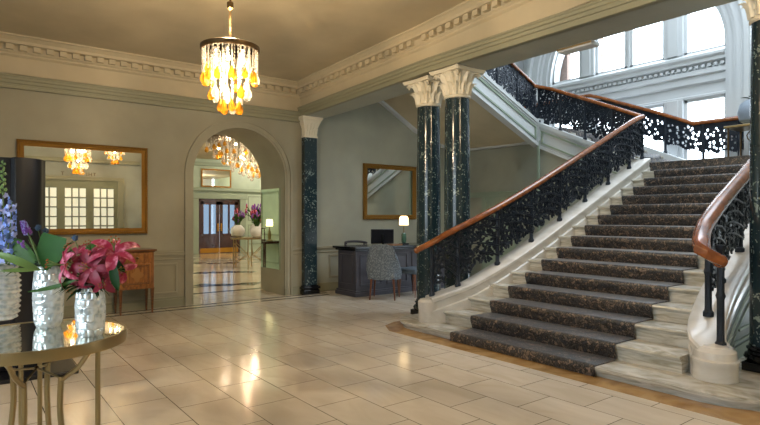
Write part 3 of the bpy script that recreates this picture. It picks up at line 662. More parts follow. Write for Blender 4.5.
# landing carpet part to the left end of the top step
# ------------------------------------------------------------------ balustrades
def leafquad(mb, c, d, up, L, W, nrm, th=.006, lift=.006):
    """small lens-shaped cast leaf: c centre, d direction, up the in-plane perpendicular"""
    pts = [(-.5, 0), (-.2, .42), (.2, .36), (.5, 0), (.2, -.36), (-.2, -.42)]
    top = [c+d*(a*L)+up*(b*W)+nrm*(th+(lift if b == 0 else 0)) for a, b in pts]; bot = [c+d*(a*L)+up*(b*W)-nrm*th for a, b in pts]
    n = 6; mb.add(top+bot, [[0, 1, 2, 3], [0, 3, 4, 5], [9, 8, 7, 6], [11, 10, 9, 6]]+[[i, (i+1) % n, n+(i+1) % n, n+i] for i in range(n)])
def iron_bay(a, b, h, parent, seed, holes=.0, gap=.10, lf=1):
    """a,b: feet of neighbouring posts (world), h: clear height under the rail (at a, at b)"""
    rr = random.Random(seed); a = Vector(a); b = Vector(b); hv = b-a; hz = Vector((hv.x, hv.y, 0)); Ln = hz.length; d = hz.normalized(); nrm = Vector((d.y, -d.x, 0)); up = Vector((0, 0, 1))
    ha, hb = h
    def pt(s, t, off=0): return a+hv*s+up*(t*(ha+(hb-ha)*s))+nrm*off
    mb = MB()
    # branches springing from the uphill post
    for j in range(5):
        t0 = .16+j*.165; path = []
        for i in range(8):
            q = i/7; path.append(pt(1-q*.86, min(.97, t0+q*(.30-.03*j)+.10*math.sin(q*2.2)+.02*rr.random()), rr.uniform(-.004, .004)+.024))
        mb.tube(path, [.016-.010*i/7 for i in range(8)], 5)
    nx = max(3, int(Ln/.046)); nyy = max(6, int((ha+hb)/2/.048))
    for i in range(nx+1):
        s = (i+.5)/(nx+1)
        low = gap/ha+.07*abs(math.sin(s*PI*2+seed))+.03*rr.random()
        for j in range(nyy+1):
            t = low+(.985-low)*(j+.4*rr.random())/nyy
            if rr.random() < holes: continue
            c = pt(min(.985, max(.015, s+rr.uniform(-.4, .4)/nx)), t, rr.uniform(-.01, .012)); an = rr.uniform(0, PI)
            dd = (d*math.cos(an)+up*math.sin(an)).normalized(); uu = (up*math.cos(an)-d*math.sin(an)).normalized()
            leafquad(mb, c, dd, uu, rr.uniform(.066, .092)*lf, rr.uniform(.040, .056)*lf, nrm)
    # top rail bar under the wooden handrail
    p = [pt(0, .985), pt(1, .985)]; mb.tube(p, .010, 6)
    return mb.build('ironwork_panel', M['iron'], parent, smooth=False)
def pierced_bay(a, b, h, parent, seed, gap=.16, c=.012):
    rr = random.Random(seed); a = Vector(a); b = Vector(b); hv = b-a; Ln = hv.xy.length; hh = (h[0]+h[1])/2; nx = int(Ln/c); ny = int(hh/c)
    d = Vector((hv.x, hv.y, 0)).normalized(); nrm = Vector((d.y, -d.x, 0))*.008
    holes = []
    while len(holes) < 34:
        q = (rr.uniform(.04, Ln-.04), rr.uniform(gap+.06, hh-.10), rr.uniform(.014, .028))
        if all((q[0]-o[0])**2+(q[1]-o[1])**2 > (q[2]+o[2]+.012)**2 for o in holes): holes.append(q)
        else:
            if rr.random() < .02: break
    def solid(i, j):
        if i < 0 or j < 0 or i >= nx or j >= ny: return False
        x = (i+.5)*c; z = (j+.5)*c
        if z < gap+.05*abs(math.sin(x/Ln*PI*2+seed))+.018*abs(math.sin(x*75)): return False
        return all((x-q[0])**2+((z-q[1])/1.2)**2 > q[2]**2 for q in holes)
    mb = MB(); idx = {}
    def P(i, j, k):
        key = (i, j, k)
        if key not in idx:
            s_ = i/nx; p = a+hv*s_+Vector((0, 0, (h[0]+(h[1]-h[0])*s_)*j/ny))+nrm*k; idx[key] = len(mb.v); mb.v.append(tuple(p))
        return idx[key]
    for i in range(nx):
        for j in range(ny):
            if not solid(i, j): continue
            for k in (-1, 1): mb.f.append([P(i, j, k), P(i+1, j, k), P(i+1, j+1, k), P(i, j+1, k)])
            for di, dj, e in ((-1, 0, ((i, j), (i, j+1))), (1, 0, ((i+1, j), (i+1, j+1))), (0, -1, ((i, j), (i+1, j))), (0, 1, ((i, j+1), (i+1, j+1)))):
                if not solid(i+di, j+dj): mb.f.append([P(*e[0], -1), P(*e[1], -1), P(*e[1], 1), P(*e[0], 1)])
    for q in range(3):
        z0 = gap+.12+.11*q; mb.tube([tuple(a+hv*(1-t*.9)+Vector((0, 0, z0+.16*t+.05*math.sin(t*3)))-nrm*1.2) for t in [i/6 for i in range(7)]], [.011-.0012*i for i in range(7)], 5)
    return mb.build('ironwork_panel', M['iron'], parent, smooth=False)
RAILP = [(a*1.2, b*1.2) for a, b in [(-.038, -.02), (-.042, .0), (-.034, .022), (-.015, .036), (.015, .036), (.034, .022), (.042, .0), (.038, -.02), (.02, -.028), (-.02, -.028)]]
def post(foot, top, parent, r=.026):
    mb = MB(); f = Vector(foot); h = top-f.z
    mb.lathe([(r*1.5, -.01), (r*1.5, .03), (r*1.05, .045), (r, .08), (r, h*.5-.03), (r*1.35, h*.5), (r, h*.5+.03), (r, h-.05), (r*1.3, h-.03), (r*1.3, h)], 8, tuple(f)); return mb.build('post', M['iron'], parent)
def lineZ(pts, p):  # z on rail polyline nearest to p in xy
    best = None
    for a, b in zip(pts, pts[1:]):
        a = Vector(a); b = Vector(b); ab = (b-a).xy; L2 = ab.length_squared
        t = 0 if L2 == 0 else max(0, min(1, (Vector(p).xy-a.xy).dot(ab)/L2)); q = a+(b-a)*t; dd = (q.xy-Vector(p).xy).length
        if best is None or dd < best[0]: best = (dd, q.z)
    return best[1]
def yc(path, x):
    for (x0, y0), (x1, y1) in zip(path, path[1:]):
        if x0 <= x <= x1: return y0+(y1-y0)*(x-x0)/(x1-x0)
    return path[-1][1] if x > path[-1][0] else path[0][1]
bal = thing('balustrade', 'long iron leaf balustrade with wooden handrail up the stairs left side and upper flights', 'railing', (0, 0, 0))
rail1 = [(4.50, 5.14, .985), (4.66, 5.05, 1.075), (4.88, 4.99, 1.19)]+[(x, yc(LP, x)-.0, nz(x)+.885) for x in (5.15, 5.6, 6.2, 7.0, 8.0, 9.0)]+[(9.36, 4.80, 3.13)]
rail2 = [(9.36, 4.80, 3.13), (9.36, 5.4, 3.40), (9.36, 6.0, 3.665), (9.36, 6.6, 3.93), (9.36, 6.90, 4.03), (9.30, 7.0, 4.07)]
rail3 = [(9.30, 7.0, 4.07), (9.0, 7.0, 4.215), (8.0, 7.0, 4.65), (6.6, 7.0, 5.26)]
rm = MB(); rm.loft(sample(rail1, 60), RAILP); rm.loft(rail2, RAILP); rm.loft(sample(rail3, 12), RAILP)
rm.sph((4.50, 5.14, .985), .04, 12, 8); rm.build('handrail', M['rail'], bal)
px = [4.72, 5.05]+[5.66+.65*i for i in range(6)]
feet = [(x, yc(LP, x), ztop(x)) for x in px]+[(9.36, 4.80, 2.40)]
for f in feet: post(f, lineZ(rail1, f)-.02, bal)
for i, (a, b) in enumerate(zip(feet, feet[1:])): iron_bay(a, b, (lineZ(rail1, a)-.03-a[2], lineZ(rail1, b)-.03-b[2]), bal, 10+i, .28 if i < 2 else .06)
f2 = [(9.36, 4.80, 2.40)]+[(9.36, 4.82+.535*i, 2.38+.448*.535*i) for i in range(1, 4)]+[(9.36, 6.93, 3.33)]
for f in f2[1:]: post(f, lineZ(rail2, f)-.02, bal)
for i, (a, b) in enumerate(zip(f2, f2[1:])): iron_bay(a, b, (lineZ(rail2, a)-.03-a[2], lineZ(rail2, b)-.03-b[2]), bal, 30+i, .06)
f3 = [(9.36, 7.0, 3.33)]+[(9.36-.6*i, 7.0, 3.33+.435*.6*i) for i in range(1, 5)]
for f in f3[1:]: post(f, lineZ(rail3, f)-.02, bal)
for i, (a, b) in enumerate(zip(f3, f3[1:])): iron_bay(a, b, (lineZ(rail3, a)-.03-a[2], lineZ(rail3, b)-.03-b[2]), bal, 40+i, .05)
# right balustrade
balr = thing('balustrade', 'cast iron leaf balustrade with thick curved handrail ending beside the right hand marble curl', 'railing', (0, 0, 0))
railr = [(4.79, 1.83, 1.05), (4.75, 1.88, 1.09), (4.77, 1.95, 1.14), (4.91, 2.02, 1.215), (5.10, 2.08, 1.295), (5.285, 2.116, 1.378), (5.66, 2.15, 1.545), (6.0, 2.17, 1.695), (6.3, 2.18, 1.83), (7.0, 2.22, 2.14), (8.0, 2.26, 2.58), (9.36, 2.29, 3.17)]
rm = MB(); rm.loft(sample(railr, 60), [(a*1.35, b*1.35) for a, b in RAILP]); rm.sph((4.79, 1.83, 1.05), .056, 12, 8); rm.build('handrail', M['rail'], balr)
fr_ = [(4.945, 1.885, .34), (5.2, 2.08, ztr(5.2)), (5.70, 2.17, ztop(5.7)), (6.3, 2.225, ztop(6.3)), (6.95, 2.27, ztop(6.95)), (7.6, 2.29, ztop(7.6)), (8.25, 2.29, ztop(8.25)), (8.9, 2.29, ztop(8.9))]
for f in fr_: post(f, lineZ(railr, f)-.03, balr, .03)
for i, (a, b) in enumerate(zip(fr_[1:], fr_[2:])): iron_bay(a, b, (lineZ(railr, a)-.04-a[2], lineZ(railr, b)-.04-b[2]), balr, 60+i, .03)
# outer balustrade by the window
balw = thing('balustrade', 'pierced dark iron balustrade with wooden handrail standing against the bright window', 'railing', (0, 0, 0))
railw = [(11.16, 3.2, 3.18), (11.16, 4.72, 3.18), (11.16, 5.4, 3.49), (11.16, 6.0, 3.74), (11.16, 6.55, 3.97), (11.16, 6.9, 4.10), (11.16, 7.3, 4.12), (11.16, 8.9, 4.12)]
rm = MB(); rm.loft(railw, RAILP); rm.build('handrail', M['rail'], balw)
def wz(y): return 2.40 if y < 4.72 else (2.44+(y-4.72)*.44 if y < 6.95 else 3.42)
ys = [3.25, 3.95, 4.55, 5.25, 5.95, 6.6, 7.3, 8.0, 8.7]; fw = [(11.16, y, wz(y)) for y in ys]
for f in fw: post(f, lineZ(railw, f)-.02, balw)
for i, (a, b) in enumerate(zip(fw, fw[1:])): pierced_bay(a, b, (lineZ(railw, a)-.03-a[2], lineZ(railw, b)-.03-b[2]), balw, 80+i)
# ------------------------------------------------------------------ columns and capitals
def capital(mb, r, h, n=28):
    mb.lathe([(r*1.02, 0), (r*1.12, .012), (r*1.12, .03), (r*1.0, .045), (r*1.0, .08), (r*1.02, h*.5), (r*1.15, h*.75), (r*1.38, h*.86), (r*1.38, h*.88)], n)
    for tier, (z0, hh, cnt, ph) in enumerate(((.045, h*.40, 13, 0), (.10, h*.60, 13, PI/13))):
        for i in range(cnt):
            a = ph+2*PI*i/cnt; er = Vector((math.cos(a), math.sin(a), 0)); et = Vector((-math.sin(a), math.cos(a), 0)); vs = []
            segs = [(0, 1.03, .13), (.3, 1.07, .17), (.6, 1.13, .18), (.85, 1.27, .15), (1.0, 1.44, .11), (.93, 1.54, .06)]
            for t, rr_, wv in segs:
                c = er*(r*rr_)+Vector((0, 0, z0+hh*t)); 
                vs += [c-et*(wv*r*1.15)-er*.016, c+er*.022, c+et*(wv*r*1.15)-er*.016]
            fs = []
            for j in range(len(segs)-1):
                fs += [[j*3, j*3+1, j*3+4, j*3+3], [j*3+1, j*3+2, j*3+5, j*3+4]]
            mb.add(vs, fs)
    for i in range(4):      # corner volutes
        a = PI/4+i*PI/2; er = Vector((math.cos(a), math.sin(a), 0))
        path = [er*(r*1.05)+Vector((0, 0, h*.55)), er*(r*1.35)+Vector((0, 0, h*.80)), er*(r*1.75)+Vector((0, 0, h*.86)), er*(r*1.88)+Vector((0, 0, h*.79)), er*(r*1.75)+Vector((0, 0, h*.73)), er*(r*1.66)+Vector((0, 0, h*.79))]
        mb.tube([tuple(p) for p in path], [.02, .022, .022, .02, .016, .012], 6)
    P = []
    for i in range(4):      # concave abacus
        a = PI/4+i*PI/2; b = a+PI/2; A = Vector((math.cos(a), math.sin(a)))*r*2.42; B = Vector((math.cos(b), math.sin(b)))*r*2.42
        for t in (0.03, .25, .5, .75, .97):
            p = A.lerp(B, t); p *= 1-.10*math.sin(PI*t); P.append((p.x, p.y))
    mb.prism([(x*.96, y*.96) for x, y in P], h*.88, h*.94); mb.prism(P, h*.94, h)
def column(x, y, z0, zs, ztp, label, r=.155, name='marble_column'):
    t = thing(name, label, 'column', (x, y, z0))
    b = MB(); b.box(-.168*r/.155, .168*r/.155, -.168*r/.155, .168*r/.155, 0, .075); b.build('plinth', M['blackgloss'], t, bevel=.006)
    b = MB(); k = r/.155; b.lathe([(.165*k, .075), (.19*k, .09), (.20*k, .11), (.19*k, .135), (.172*k, .145), (.168*k, .165), (.18*k, .18), (.18*k, .19), (.162*k, .20), (.162*k, .215)], 32); b.build('base', M['blackgloss'], t)
    H = zs-z0; b = MB(); b.lathe([(r, .215), (r, H*.4), (r*.985, 1.995-z0), (r*.965, 1.998-z0), (r*.965, 2.004-z0), (r*.983, 2.007-z0), (r*.95, H*.85), (r*.93, H)], 40); b.build('shaft', M['verde'], t)
    b = MB(); capital(b, r*.93, ztp-zs); o = b.build('capital', M['capital'], t, loc=(0, 0, H), angle=30)
    return t
column(5.345, 5.85, 0, 2.965, 3.34, 'left one of the paired dark green marble columns with cream leafy capital', .172)
column(5.335, 5.27, 0, 2.985, 3.365, 'right one of the paired dark marble columns, nearer the staircase', .174)
column(5.49, 1.70, .09, 3.06, 3.45, 'dark marble column at the right edge of the view beside the stair foot')
# pilaster at the wall
t = thing('marble_pilaster', 'square dark marble pilaster with cream capital against the wall right of the arch', 'pilaster', (5.06, 8.80, 0))
b = MB(); b.box(-.165, .165, -.15, .0, 0, .08); b.prism([(-.15, -.13), (.15, -.13), (.15, 0), (-.15, 0)], .08, .16); b.box(-.175, .175, -.158, 0, .10, .135); b.build('base', M['blackgloss'], t, bevel=.008)
b = MB(); b.box(-.13, .13, -.11, 0, .16, 2.84); b.build('shaft', M['verde'], t, bevel=.006)
b = MB(); b.box(-.14, .14, -.12, 0, 0, .03); b.prism([(-.13, -.11), (.13, -.11), (.13, 0), (-.13, 0)], .03, .30)
vsA = [(-.13, -.11), (.13, -.11), (.13, 0), (-.13, 0)]; 
b.add([(x, y, .16) for x, y in vsA]+[(x*1.45, y*1.45 if y else 0, .31) for x, y in vsA], [[0, 1, 5, 4], [1, 2, 6, 5], [3, 0, 4, 7]])
for tier, (z0, hh, nn_) in enumerate(((.03, .13, 5), (.09, .17, 4))):
    for i in range(nn_):
        cx = -.13+.26*(i+.5)/nn_
        for (tt, out, ww) in ((0, .0, .02),): pass
        vs = []; segs = [(0, .004, .022), (.5, .012, .026), (.85, .03, .022), (1, .055, .012)]
        for t_, o_, w_ in segs: vs += [(cx-w_, -.11-o_+.004, z0+hh*t_), (cx, -.11-o_-.01, z0+hh*t_), (cx+w_, -.11-o_+.004, z0+hh*t_)]
        fs = []
        for j in range(3): fs += [[j*3, j*3+1, j*3+4, j*3+3], [j*3+1, j*3+2, j*3+5, j*3+4]]
        b.add(vs, fs)
b.box(-.20, .20, -.175, 0, .315, .34); b.box(-.21, .21, -.19, 0, .34, .37); b.build('capital', M['capital'], t, loc=(0, 0, 2.84))
# spot fixture under the beam
t = thing('ceiling_spotlight_bar', 'brass edged light fixture fixed under the far edge of the big beam', 'light fixture', (0, 0, 0))
zf = BZ(3.5)
b = MB(); b.box(5.56, 5.72, 3.42, 3.86, zf-.05, zf-.001); b.build('housing', M['white'], t, bevel=.008)
b = MB(); b.box(5.545, 5.56, 3.42, 3.86, zf-.03, zf-.012); b.build('brass_strip', M['brass'], t)
# ------------------------------------------------------------------ mirrors
def frame_mirror(name, label, x0, x1, z0, z1, y, w, tilt=0, mat='frame_gold'):
    H = z1-z0; t = thing(name, label, 'mirror', ((x0+x1)/2, y, z0)); t.rotation_euler = (tilt, 0, 0)
    hw = (x1-x0)/2; prof = [(0, 0), (0, -.03), (.018, -.052), (.03, -.05), (.04, -.035), (w*.7, -.03), (w*.85, -.022), (w, -.02), (w, 0)]
    b = MB(); C4 = [(-hw, 0, 1, 1), (hw, 0, -1, 1), (hw, H, -1, -1), (-hw, H, 1, -1)]; k = len(prof); vs = []
    for cx_, cz_, sx, sz in C4:
        for q, d in prof: vs.append((cx_+sx*q, d, cz_+sz*q))
    b.add(vs, [[i*k+q, i*k+(q+1) % k, ((i+1) % 4)*k+(q+1) % k, ((i+1) % 4)*k+q] for i in range(4) for q in range(k)])
    nb = int((x1-x0)/.028)       # beaded outer edge
    for i in range(nb):
        for zz in (.012, H-.012): b.sph((-hw+.014+i*(2*hw-.028)/(nb-1), -.046, zz), .012, 6, 4)
    nb = int(H/.028)
    for i in range(nb):
        for xx in (-hw+.012, hw-.012): b.sph((xx, -.046, .014+i*(H-.028)/(nb-1)), .012, 6, 4)
    b.build('frame', M[mat], t)
    b = MB(); b.box(-hw+w-.01, hw-w+.01, -.02, -.008, w-.01, H-w+.01); b.build('mirror_glass', M['mirror'], t)
    b = MB(); e = .03
    for (a0, a1, c0, c1) in ((-hw+w, hw-w, w, w+.006), (-hw+w, hw-w, H-w-.006, H-w), (-hw+w, -hw+w+.006, w, H-w), (hw-w-.006, hw-w, w, H-w)): b.box(a0, a1, -.023, -.02, c0, c1)
    b.build('bevel_strip', M['mirror'], t)
    return t
frame_mirror('wall_mirror', 'large gilt framed mirror on the left wall above the small cabinet', .60, 2.265, 1.15, 2.445, WY-.02, .085, tilt=math.radians(-.35))
frame_mirror('wall_mirror', 'smaller brown gilt framed mirror on the wall above the reception desk', 6.40, 7.78, 1.35, 2.475, 8.945, .095)
# ------------------------------------------------------------------ chandeliers
def chandelier(name, label, loc, R0, zring, zbot, ceilz, tiers, light, rod=True, seed=1, parts=True, up=0):
    rr = random.Random(seed); x, y = loc; t = thing(name, label, 'chandelier', (x, y, zring))
    if rod:
        b = MB(); b.lathe([(.055, ceilz-zring), (.055, ceilz-zring-.02), (.03, ceilz-zring-.06), (.03, ceilz-zring-.08), (.0001, ceilz-zring-.085)][::-1], 20); b.build('ceiling_rose', M['bronze'], t)
        b = MB(); b.tube([(0, 0, .05), (0, 0, ceilz-zring-.07)], .011, 8); b.lathe([(.0001, .02), (.05, .03), (.06, .045), (.03, .06), (.018, .10), (.0001, .11)], 16); b.lathe([(.012, .36), (.03, .38), (.03, .43), (.012, .45)], 12); b.build('rod', M['bronze'], t)
    b = MB(); b.lathe([(R0-.03, -.005), (R0, -.01), (R0+.012, .0), (R0+.012, .03), (R0, .038), (R0-.03, .035), (R0-.03, -.005)], 48)
    for i in range(6): a = i*PI/3; b.tube([(0, 0, .035), (R0*math.cos(a), R0*math.sin(a), .03)], .008, 6)
    b.build('ring', M['bronze'], t)
    # bulbs
    for i in range(5):
        a = i*2*PI/5+.4; rb = R0*.5; q = MB(); q.sph((rb*math.cos(a), rb*math.sin(a), -.10), .022, 8, 6, 1.3); q.tube([(rb*math.cos(a), rb*math.sin(a), -.07), (rb*math.cos(a), rb*math.sin(a), .03)], .008, 6); q.build('bulb', M['bulb'], t)
    beads = MB(); H = zring-zbot
    def pear(c, s, mat):
        q = MB(); q.lathe([(.0001, -.062*s), (.018*s, -.058*s), (.031*s, -.04*s), (.033*s, -.022*s), (.024*s, .008*s), (.012*s, .035*s), (.006*s, .052*s), (.0001, .055*s)], 12, c); q.build('glass_drop', M[mat], t)
    for (rt, n, z1, amber) in tiers:
        for i in range(n):
            a = 2*PI*i/n+rr.uniform(-.05, .05); xx, yy = rt*R0*math.cos(a), rt*R0*math.sin(a); zl = -z1*H+rr.uniform(-.02, .02)
            z = .0
            while z > zl+.07:
                beads.lathe([(.0001, z), (.0065, z-.006), (.0065, z-.026), (.0001, z-.032)], 5, (xx, yy, 0)); z -= .036
            pear((xx, yy, zl+.02), rr.uniform(.85, 1.1), 'drop_amber' if rr.random() < amber else 'drop_clear')
    # extra plain bead strings forming the curtain
    for i in range(56):
        a = 2*PI*i/56; q = .97 if i % 2 else .90; zl = -.17*H/.6-.06*rr.random(); z = 0
        while z > zl: beads.lathe([(.0001, z), (.006, z-.006), (.006, z-.022), (.0001, z-.028)], 5, (q*R0*math.cos(a), q*R0*math.sin(a), 0)); z -= .030
    o = beads.build('bead_strings', M['bead'], t); o['kind'] = 'stuff'
    point(name+'_light', (x, y, zring-.29), light, (1, .76, .50), .008)
    point(name+'_uplight', (x, y, zring+.22), up, (1, .76, .48), .06)
    return t
TI = [(.93, 13, .50, .45), (.66, 9, .76, .4), (.34, 7, .97, .6), (.80, 6, .36, .1)]
chandelier('chandelier', 'bead and glass drop chandelier hanging on a rod from the cream ceiling', (1.94, 4.77), .250, 2.905, 2.36, CZ(4.77)+.0, TI, 60, up=130)
# second one behind the camera, glimpsed in the mirror
c2 = chandelier('chandelier', 'second glass drop chandelier behind the viewer, glimpsed only in the wall mirror', (3.6, .1), .262, 3.68, 3.08, CZ(.1), TI, 60, seed=4, up=90)
# ------------------------------------------------------------------ foyer beyond the arch
mb = MB(); mb.box(2.3, 2.4, 9.8, 20.8, 0, 3.75); struct('wall_foyer_left', mb, M['pale_green'])
mb = MB(); mb.box(2.3, 12, 9.8, 20.8, 3.62, 3.75); struct('ceiling_foyer', mb, M['cream'])
DX0, DX1 = 7.2, 8.85; FYW = 20.8
mb = MB(); mb.box(2.3, DX0, FYW, FYW+.2, 0, 3.75); mb.box(DX1, 12, FYW, FYW+.2, 0, 3.75); mb.box(DX0, DX1, FYW, FYW+.2, 2.1, 3.75); struct('wall_foyer_far', mb, M['pale_green'])
mb = MB(); mb.box(11.9, 12, 9.8, 20.8, 0, 3.75); struct('wall_foyer_right', mb, M['pale_green'])
# panelled partition seen at the right inside the foyer
mb = MB(); xa = 8.55
mb.box(DX0-.25, DX0, FYW-.06, FYW, 0, 2.2); mb.box(DX1, DX1+.25, FYW-.06, FYW, 0, 2.2); mb.box(DX0-.3, DX1+.3, FYW-.10, FYW, 2.1, 2.32); mb.box(4, 11, FYW-.14, FYW, 2.40, 2.52)
mb.box(5.2, 11, FYW-.12, FYW, 3.36, 3.5)
for (a, b_) in ((DX1+.35, DX1+1.1), (DX1+1.2, DX1+2.2)):
    rectframe(mb, a, b_, .3, 1.1, FYW, .04, .03); rectframe(mb, a, b_, 1.25, 2.25, FYW, .04, .03)
struct('trim_16', mb, M['mould_green'], bevel=.01)
t = thing('overdoor_mirror', 'long low gilt framed mirror above the distant entrance doors', 'mirror', (0, 0, 0))
a, b_ = at(197, 182, 21.3), at(237, 182, 21.2); m = MB(); rectframe(m, a.x, b_.x, 2.55, 3.25, FYW, .05, .05); m.build('frame', M['frame_gold'], t)
m = MB(); m.box(a.x+.04, b_.x-.04, FYW-.03, FYW-.005, 2.6, 3.2); m.build('mirror_glass', M['mirror'], t)
# mahogany entrance doors
hw = (DX1-DX0)/2; DM = (DX0+DX1)/2
mb = MB(); mb.box(DX0, DX0+.07, FYW-.02, FYW+.1, 0, 2.1); mb.box(DX1-.07, DX1, FYW-.02, FYW+.1, 0, 2.1); mb.box(DX0, DX1, FYW-.02, FYW+.1, 2.0, 2.1); struct('trim_17', mb, M['dark_wood'])
for j, (x0, x1) in enumerate(((DX0+.07, DM-.005), (DM+.005, DX1-.07))):
    d = MB(); w_ = x1-x0; d.box(x0, x1, FYW, FYW+.05, .0, .75); d.box(x0, x0+.13, FYW, FYW+.05, .75, 2.0); d.box(x1-.13, x1, FYW, FYW+.05, .75, 2.0); d.box(x0, x1, FYW, FYW+.05, 1.88, 2.0)
    rectframe(d, x0+.1, x1-.1, .25, .65, FYW, .03, .015); d.box(x0+.5*w_-.03, x0+.5*w_+.04, FYW, FYW+.05, .75, 1.9)
    dd = struct('door_%d' % (6+j), d, M['dark_wood'])
    k = MB(); k.box(x0, x1, FYW-.015, FYW, .02, .2); k.build('kick_plate', M['gold'], dd)
    g = MB(); g.box(x0+.12, x1-.12, FYW+.02, FYW+.03, .75, 1.9); g.build('pane', M['pane_tinted'], dd)
    hx = x1-.06 if j == 0 else x0+.06; k = MB(); k.box(hx-.03, hx+.03, FYW-.03, FYW, .85, 1.15); k.build('door_handle', M['gold'], dd)
# big foyer chandelier
t = thing('chandelier', 'very wide tiered drop chandelier seen through the arch in the far foyer', 'chandelier', (0, 0, 3.44)); c0 = at(262, 142, 15.0); t.location = (c0.x, c0.y, 3.45)
b = MB(); b.lathe([(1.50, -.02), (1.55, 0), (1.55, .06), (1.5, .08), (.2, .17), (.0001, .17)], 40); b.build('ceiling_plate', M['bronze'], t)
rr = random.Random(3); nd = 0
rows = []
for q, (rad, zb, n) in enumerate(((1.45, -.22, 40), (1.25, -.36, 36), (1.02, -.52, 30), (.80, -.68, 26), (.58, -.82, 20), (.35, -.95, 13))):
    for i in range(n): a = 2*PI*i/n+rr.uniform(-.06, .06); rows.append((rad*math.cos(a), rad*math.sin(a), zb+rr.uniform(-.08, .06)))
bead = MB(); rest = {'drop_amber': MB(), 'drop_clear': MB()}
vis = sorted(rows, key=lambda p: (p[0]+p[1]*.3)); cnt = 0
for i, (x, y, z) in enumerate(vis):
    mat = 'drop_amber' if rr.random() < .45 else 'drop_clear'; zz = 0.0
    while zz > z+.06: bead.lathe([(.0001, zz), (.014, zz-.02), (.014, zz-.05), (.0001, zz-.07)], 4, (x, y, 0)); zz -= .085
    prof = [(.0001, -.07), (.04, -.055), (.052, -.02), (.035, .03), (.0001, .08)]
    if cnt < 100: q = MB(); q.lathe(prof, 8, (x, y, z)); q.build('glass_drop', M[mat], t); cnt += 1
    else: rest[mat].lathe(prof, 8, (x, y, z))
o = bead.build('bead_strings', M['bead'], t); o['kind'] = 'stuff'
for kx, q in rest.items():
    if q.v: o = q.build('glass_drops', M[kx], t); o['kind'] = 'stuff'
for i in range(12):
    a = i*PI/6; rad = 1.15 if i % 2 else .6; q = MB(); q.sph((rad*math.cos(a), rad*math.sin(a), -.2 if i % 2 else -.45), .035, 8, 6); q.build('bulb', M['bulb'], t)
for i in range(8): point('foyer_chandelier_light', (c0.x+(1.05 if i % 2 else .5)*math.cos(i*PI/4), c0.y+(1.05 if i % 2 else .5)*math.sin(i*PI/4), 3.05 if i % 2 else 2.8), 16, (1, .78, .52), .03)
for k, (x, y) in enumerate(((7.6, 11.6), (4.0, 16.0), (9.8, 19.0), (10.2, 12.5))):  # ceiling lamps added out of view to brighten the foyer
    m = MB(); m.lathe([(.05, 3.56), (.085, 3.56), (.09, 3.62), (.05, 3.62)], 20, (0, 0, 0)); o = m.build('downlight', M['white'], loc=(x, y, 0)); tag(o, ['downlight in the foyer ceiling nearest the arch', 'downlight in the foyer ceiling left of the far doors', 'downlight in the foyer ceiling right of the far doors', 'downlight in the foyer ceiling right of the wide chandelier'][k], 'light fixture', 'foyer downlights')
    point('downlight_lamp', (x, y, 3.5), 110, (1, .88, .7), .05)
# foyer flower table
ft = at(250, 268, 15.1)
t = thing('console_table', 'slim brass legged flower table standing in the far foyer', 'table', (ft.x, ft.y, 0))
m = MB(); m.lathe([(.5, .80), (.52, .81), (.52, .83), (.5, .84)], 32); m.build('tabletop', M['brass'], t)
for i in range(6):
    a = i*PI/3; m = MB(); m.tube([(.47*math.cos(a), .47*math.sin(a), 0), (.47*math.cos(a), .47*math.sin(a), .8)], .014, 6); m.tube([(.47*math.cos(a), .47*math.sin(a), .12), (.12*math.cos(a+.5), .12*math.sin(a+.5), .35), (.47*math.cos(a+1.05), .47*math.sin(a+1.05), .7)], .010, 5); m.build('leg', M['brass'], t)
for j, (dx, dy, r_, lb) in enumerate(((-.27, .20, .20, 'leftmost of three white ball vases on the foyer table'), (.05, -.33, .18, 'small white ball vase in front on the foyer table'), (.28, .10, .23, 'largest white ball vase at the right of the foyer table'))):
    m = MB(); m.lathe([(r_*.4, 0), (r_*.8, r_*.25), (r_, r_*.8), (r_*.9, r_*1.25), (r_*.55, r_*1.6), (r_*.45, r_*1.7)], 20); tag(m.build('ball_vase', M['white_china'], loc=(ft.x+dx, ft.y+dy, .84)), lb, 'vase', 'white ball vases in the foyer')
    rr = random.Random(50+j); q = thing('flower_arrangement', ['purple and blue flower bunch in the left foyer vase', 'mixed red flower bunch in the front foyer vase', 'tall purple flower spikes in the right foyer vase'][j], 'flowers', (ft.x+dx, ft.y+dy, .84+r_*1.6))
    fol = MB(); blo = {'purple': MB(), 'petal': MB()}
    for i in range(44):
        a = rr.uniform(0, 2*PI); l = rr.uniform(.12, .42)*(1.25 if j == 2 else 1); e = rr.uniform(.1, .6); tip = Vector((math.cos(a)*e*l*1.2, math.sin(a)*e*l*1.2, l)); fol.tube([(0, 0, -.05), tuple(tip*.6), tuple(tip)], .008, 4)
        leafquad(fol, tip*.7, Vector((math.cos(a), math.sin(a), .5)).normalized(), Vector((-math.sin(a), math.cos(a), 0)), .2, .08, Vector((0, 0, 1)))
        blo['purple' if rr.random() < .75 else 'petal'].sph(tuple(tip), rr.uniform(.014, .03), 6, 5, 2.6)
    fol.build('foliage', M['leaf'], q)
    for kx, bb in blo.items(): bb.build('blooms', M[kx], q)
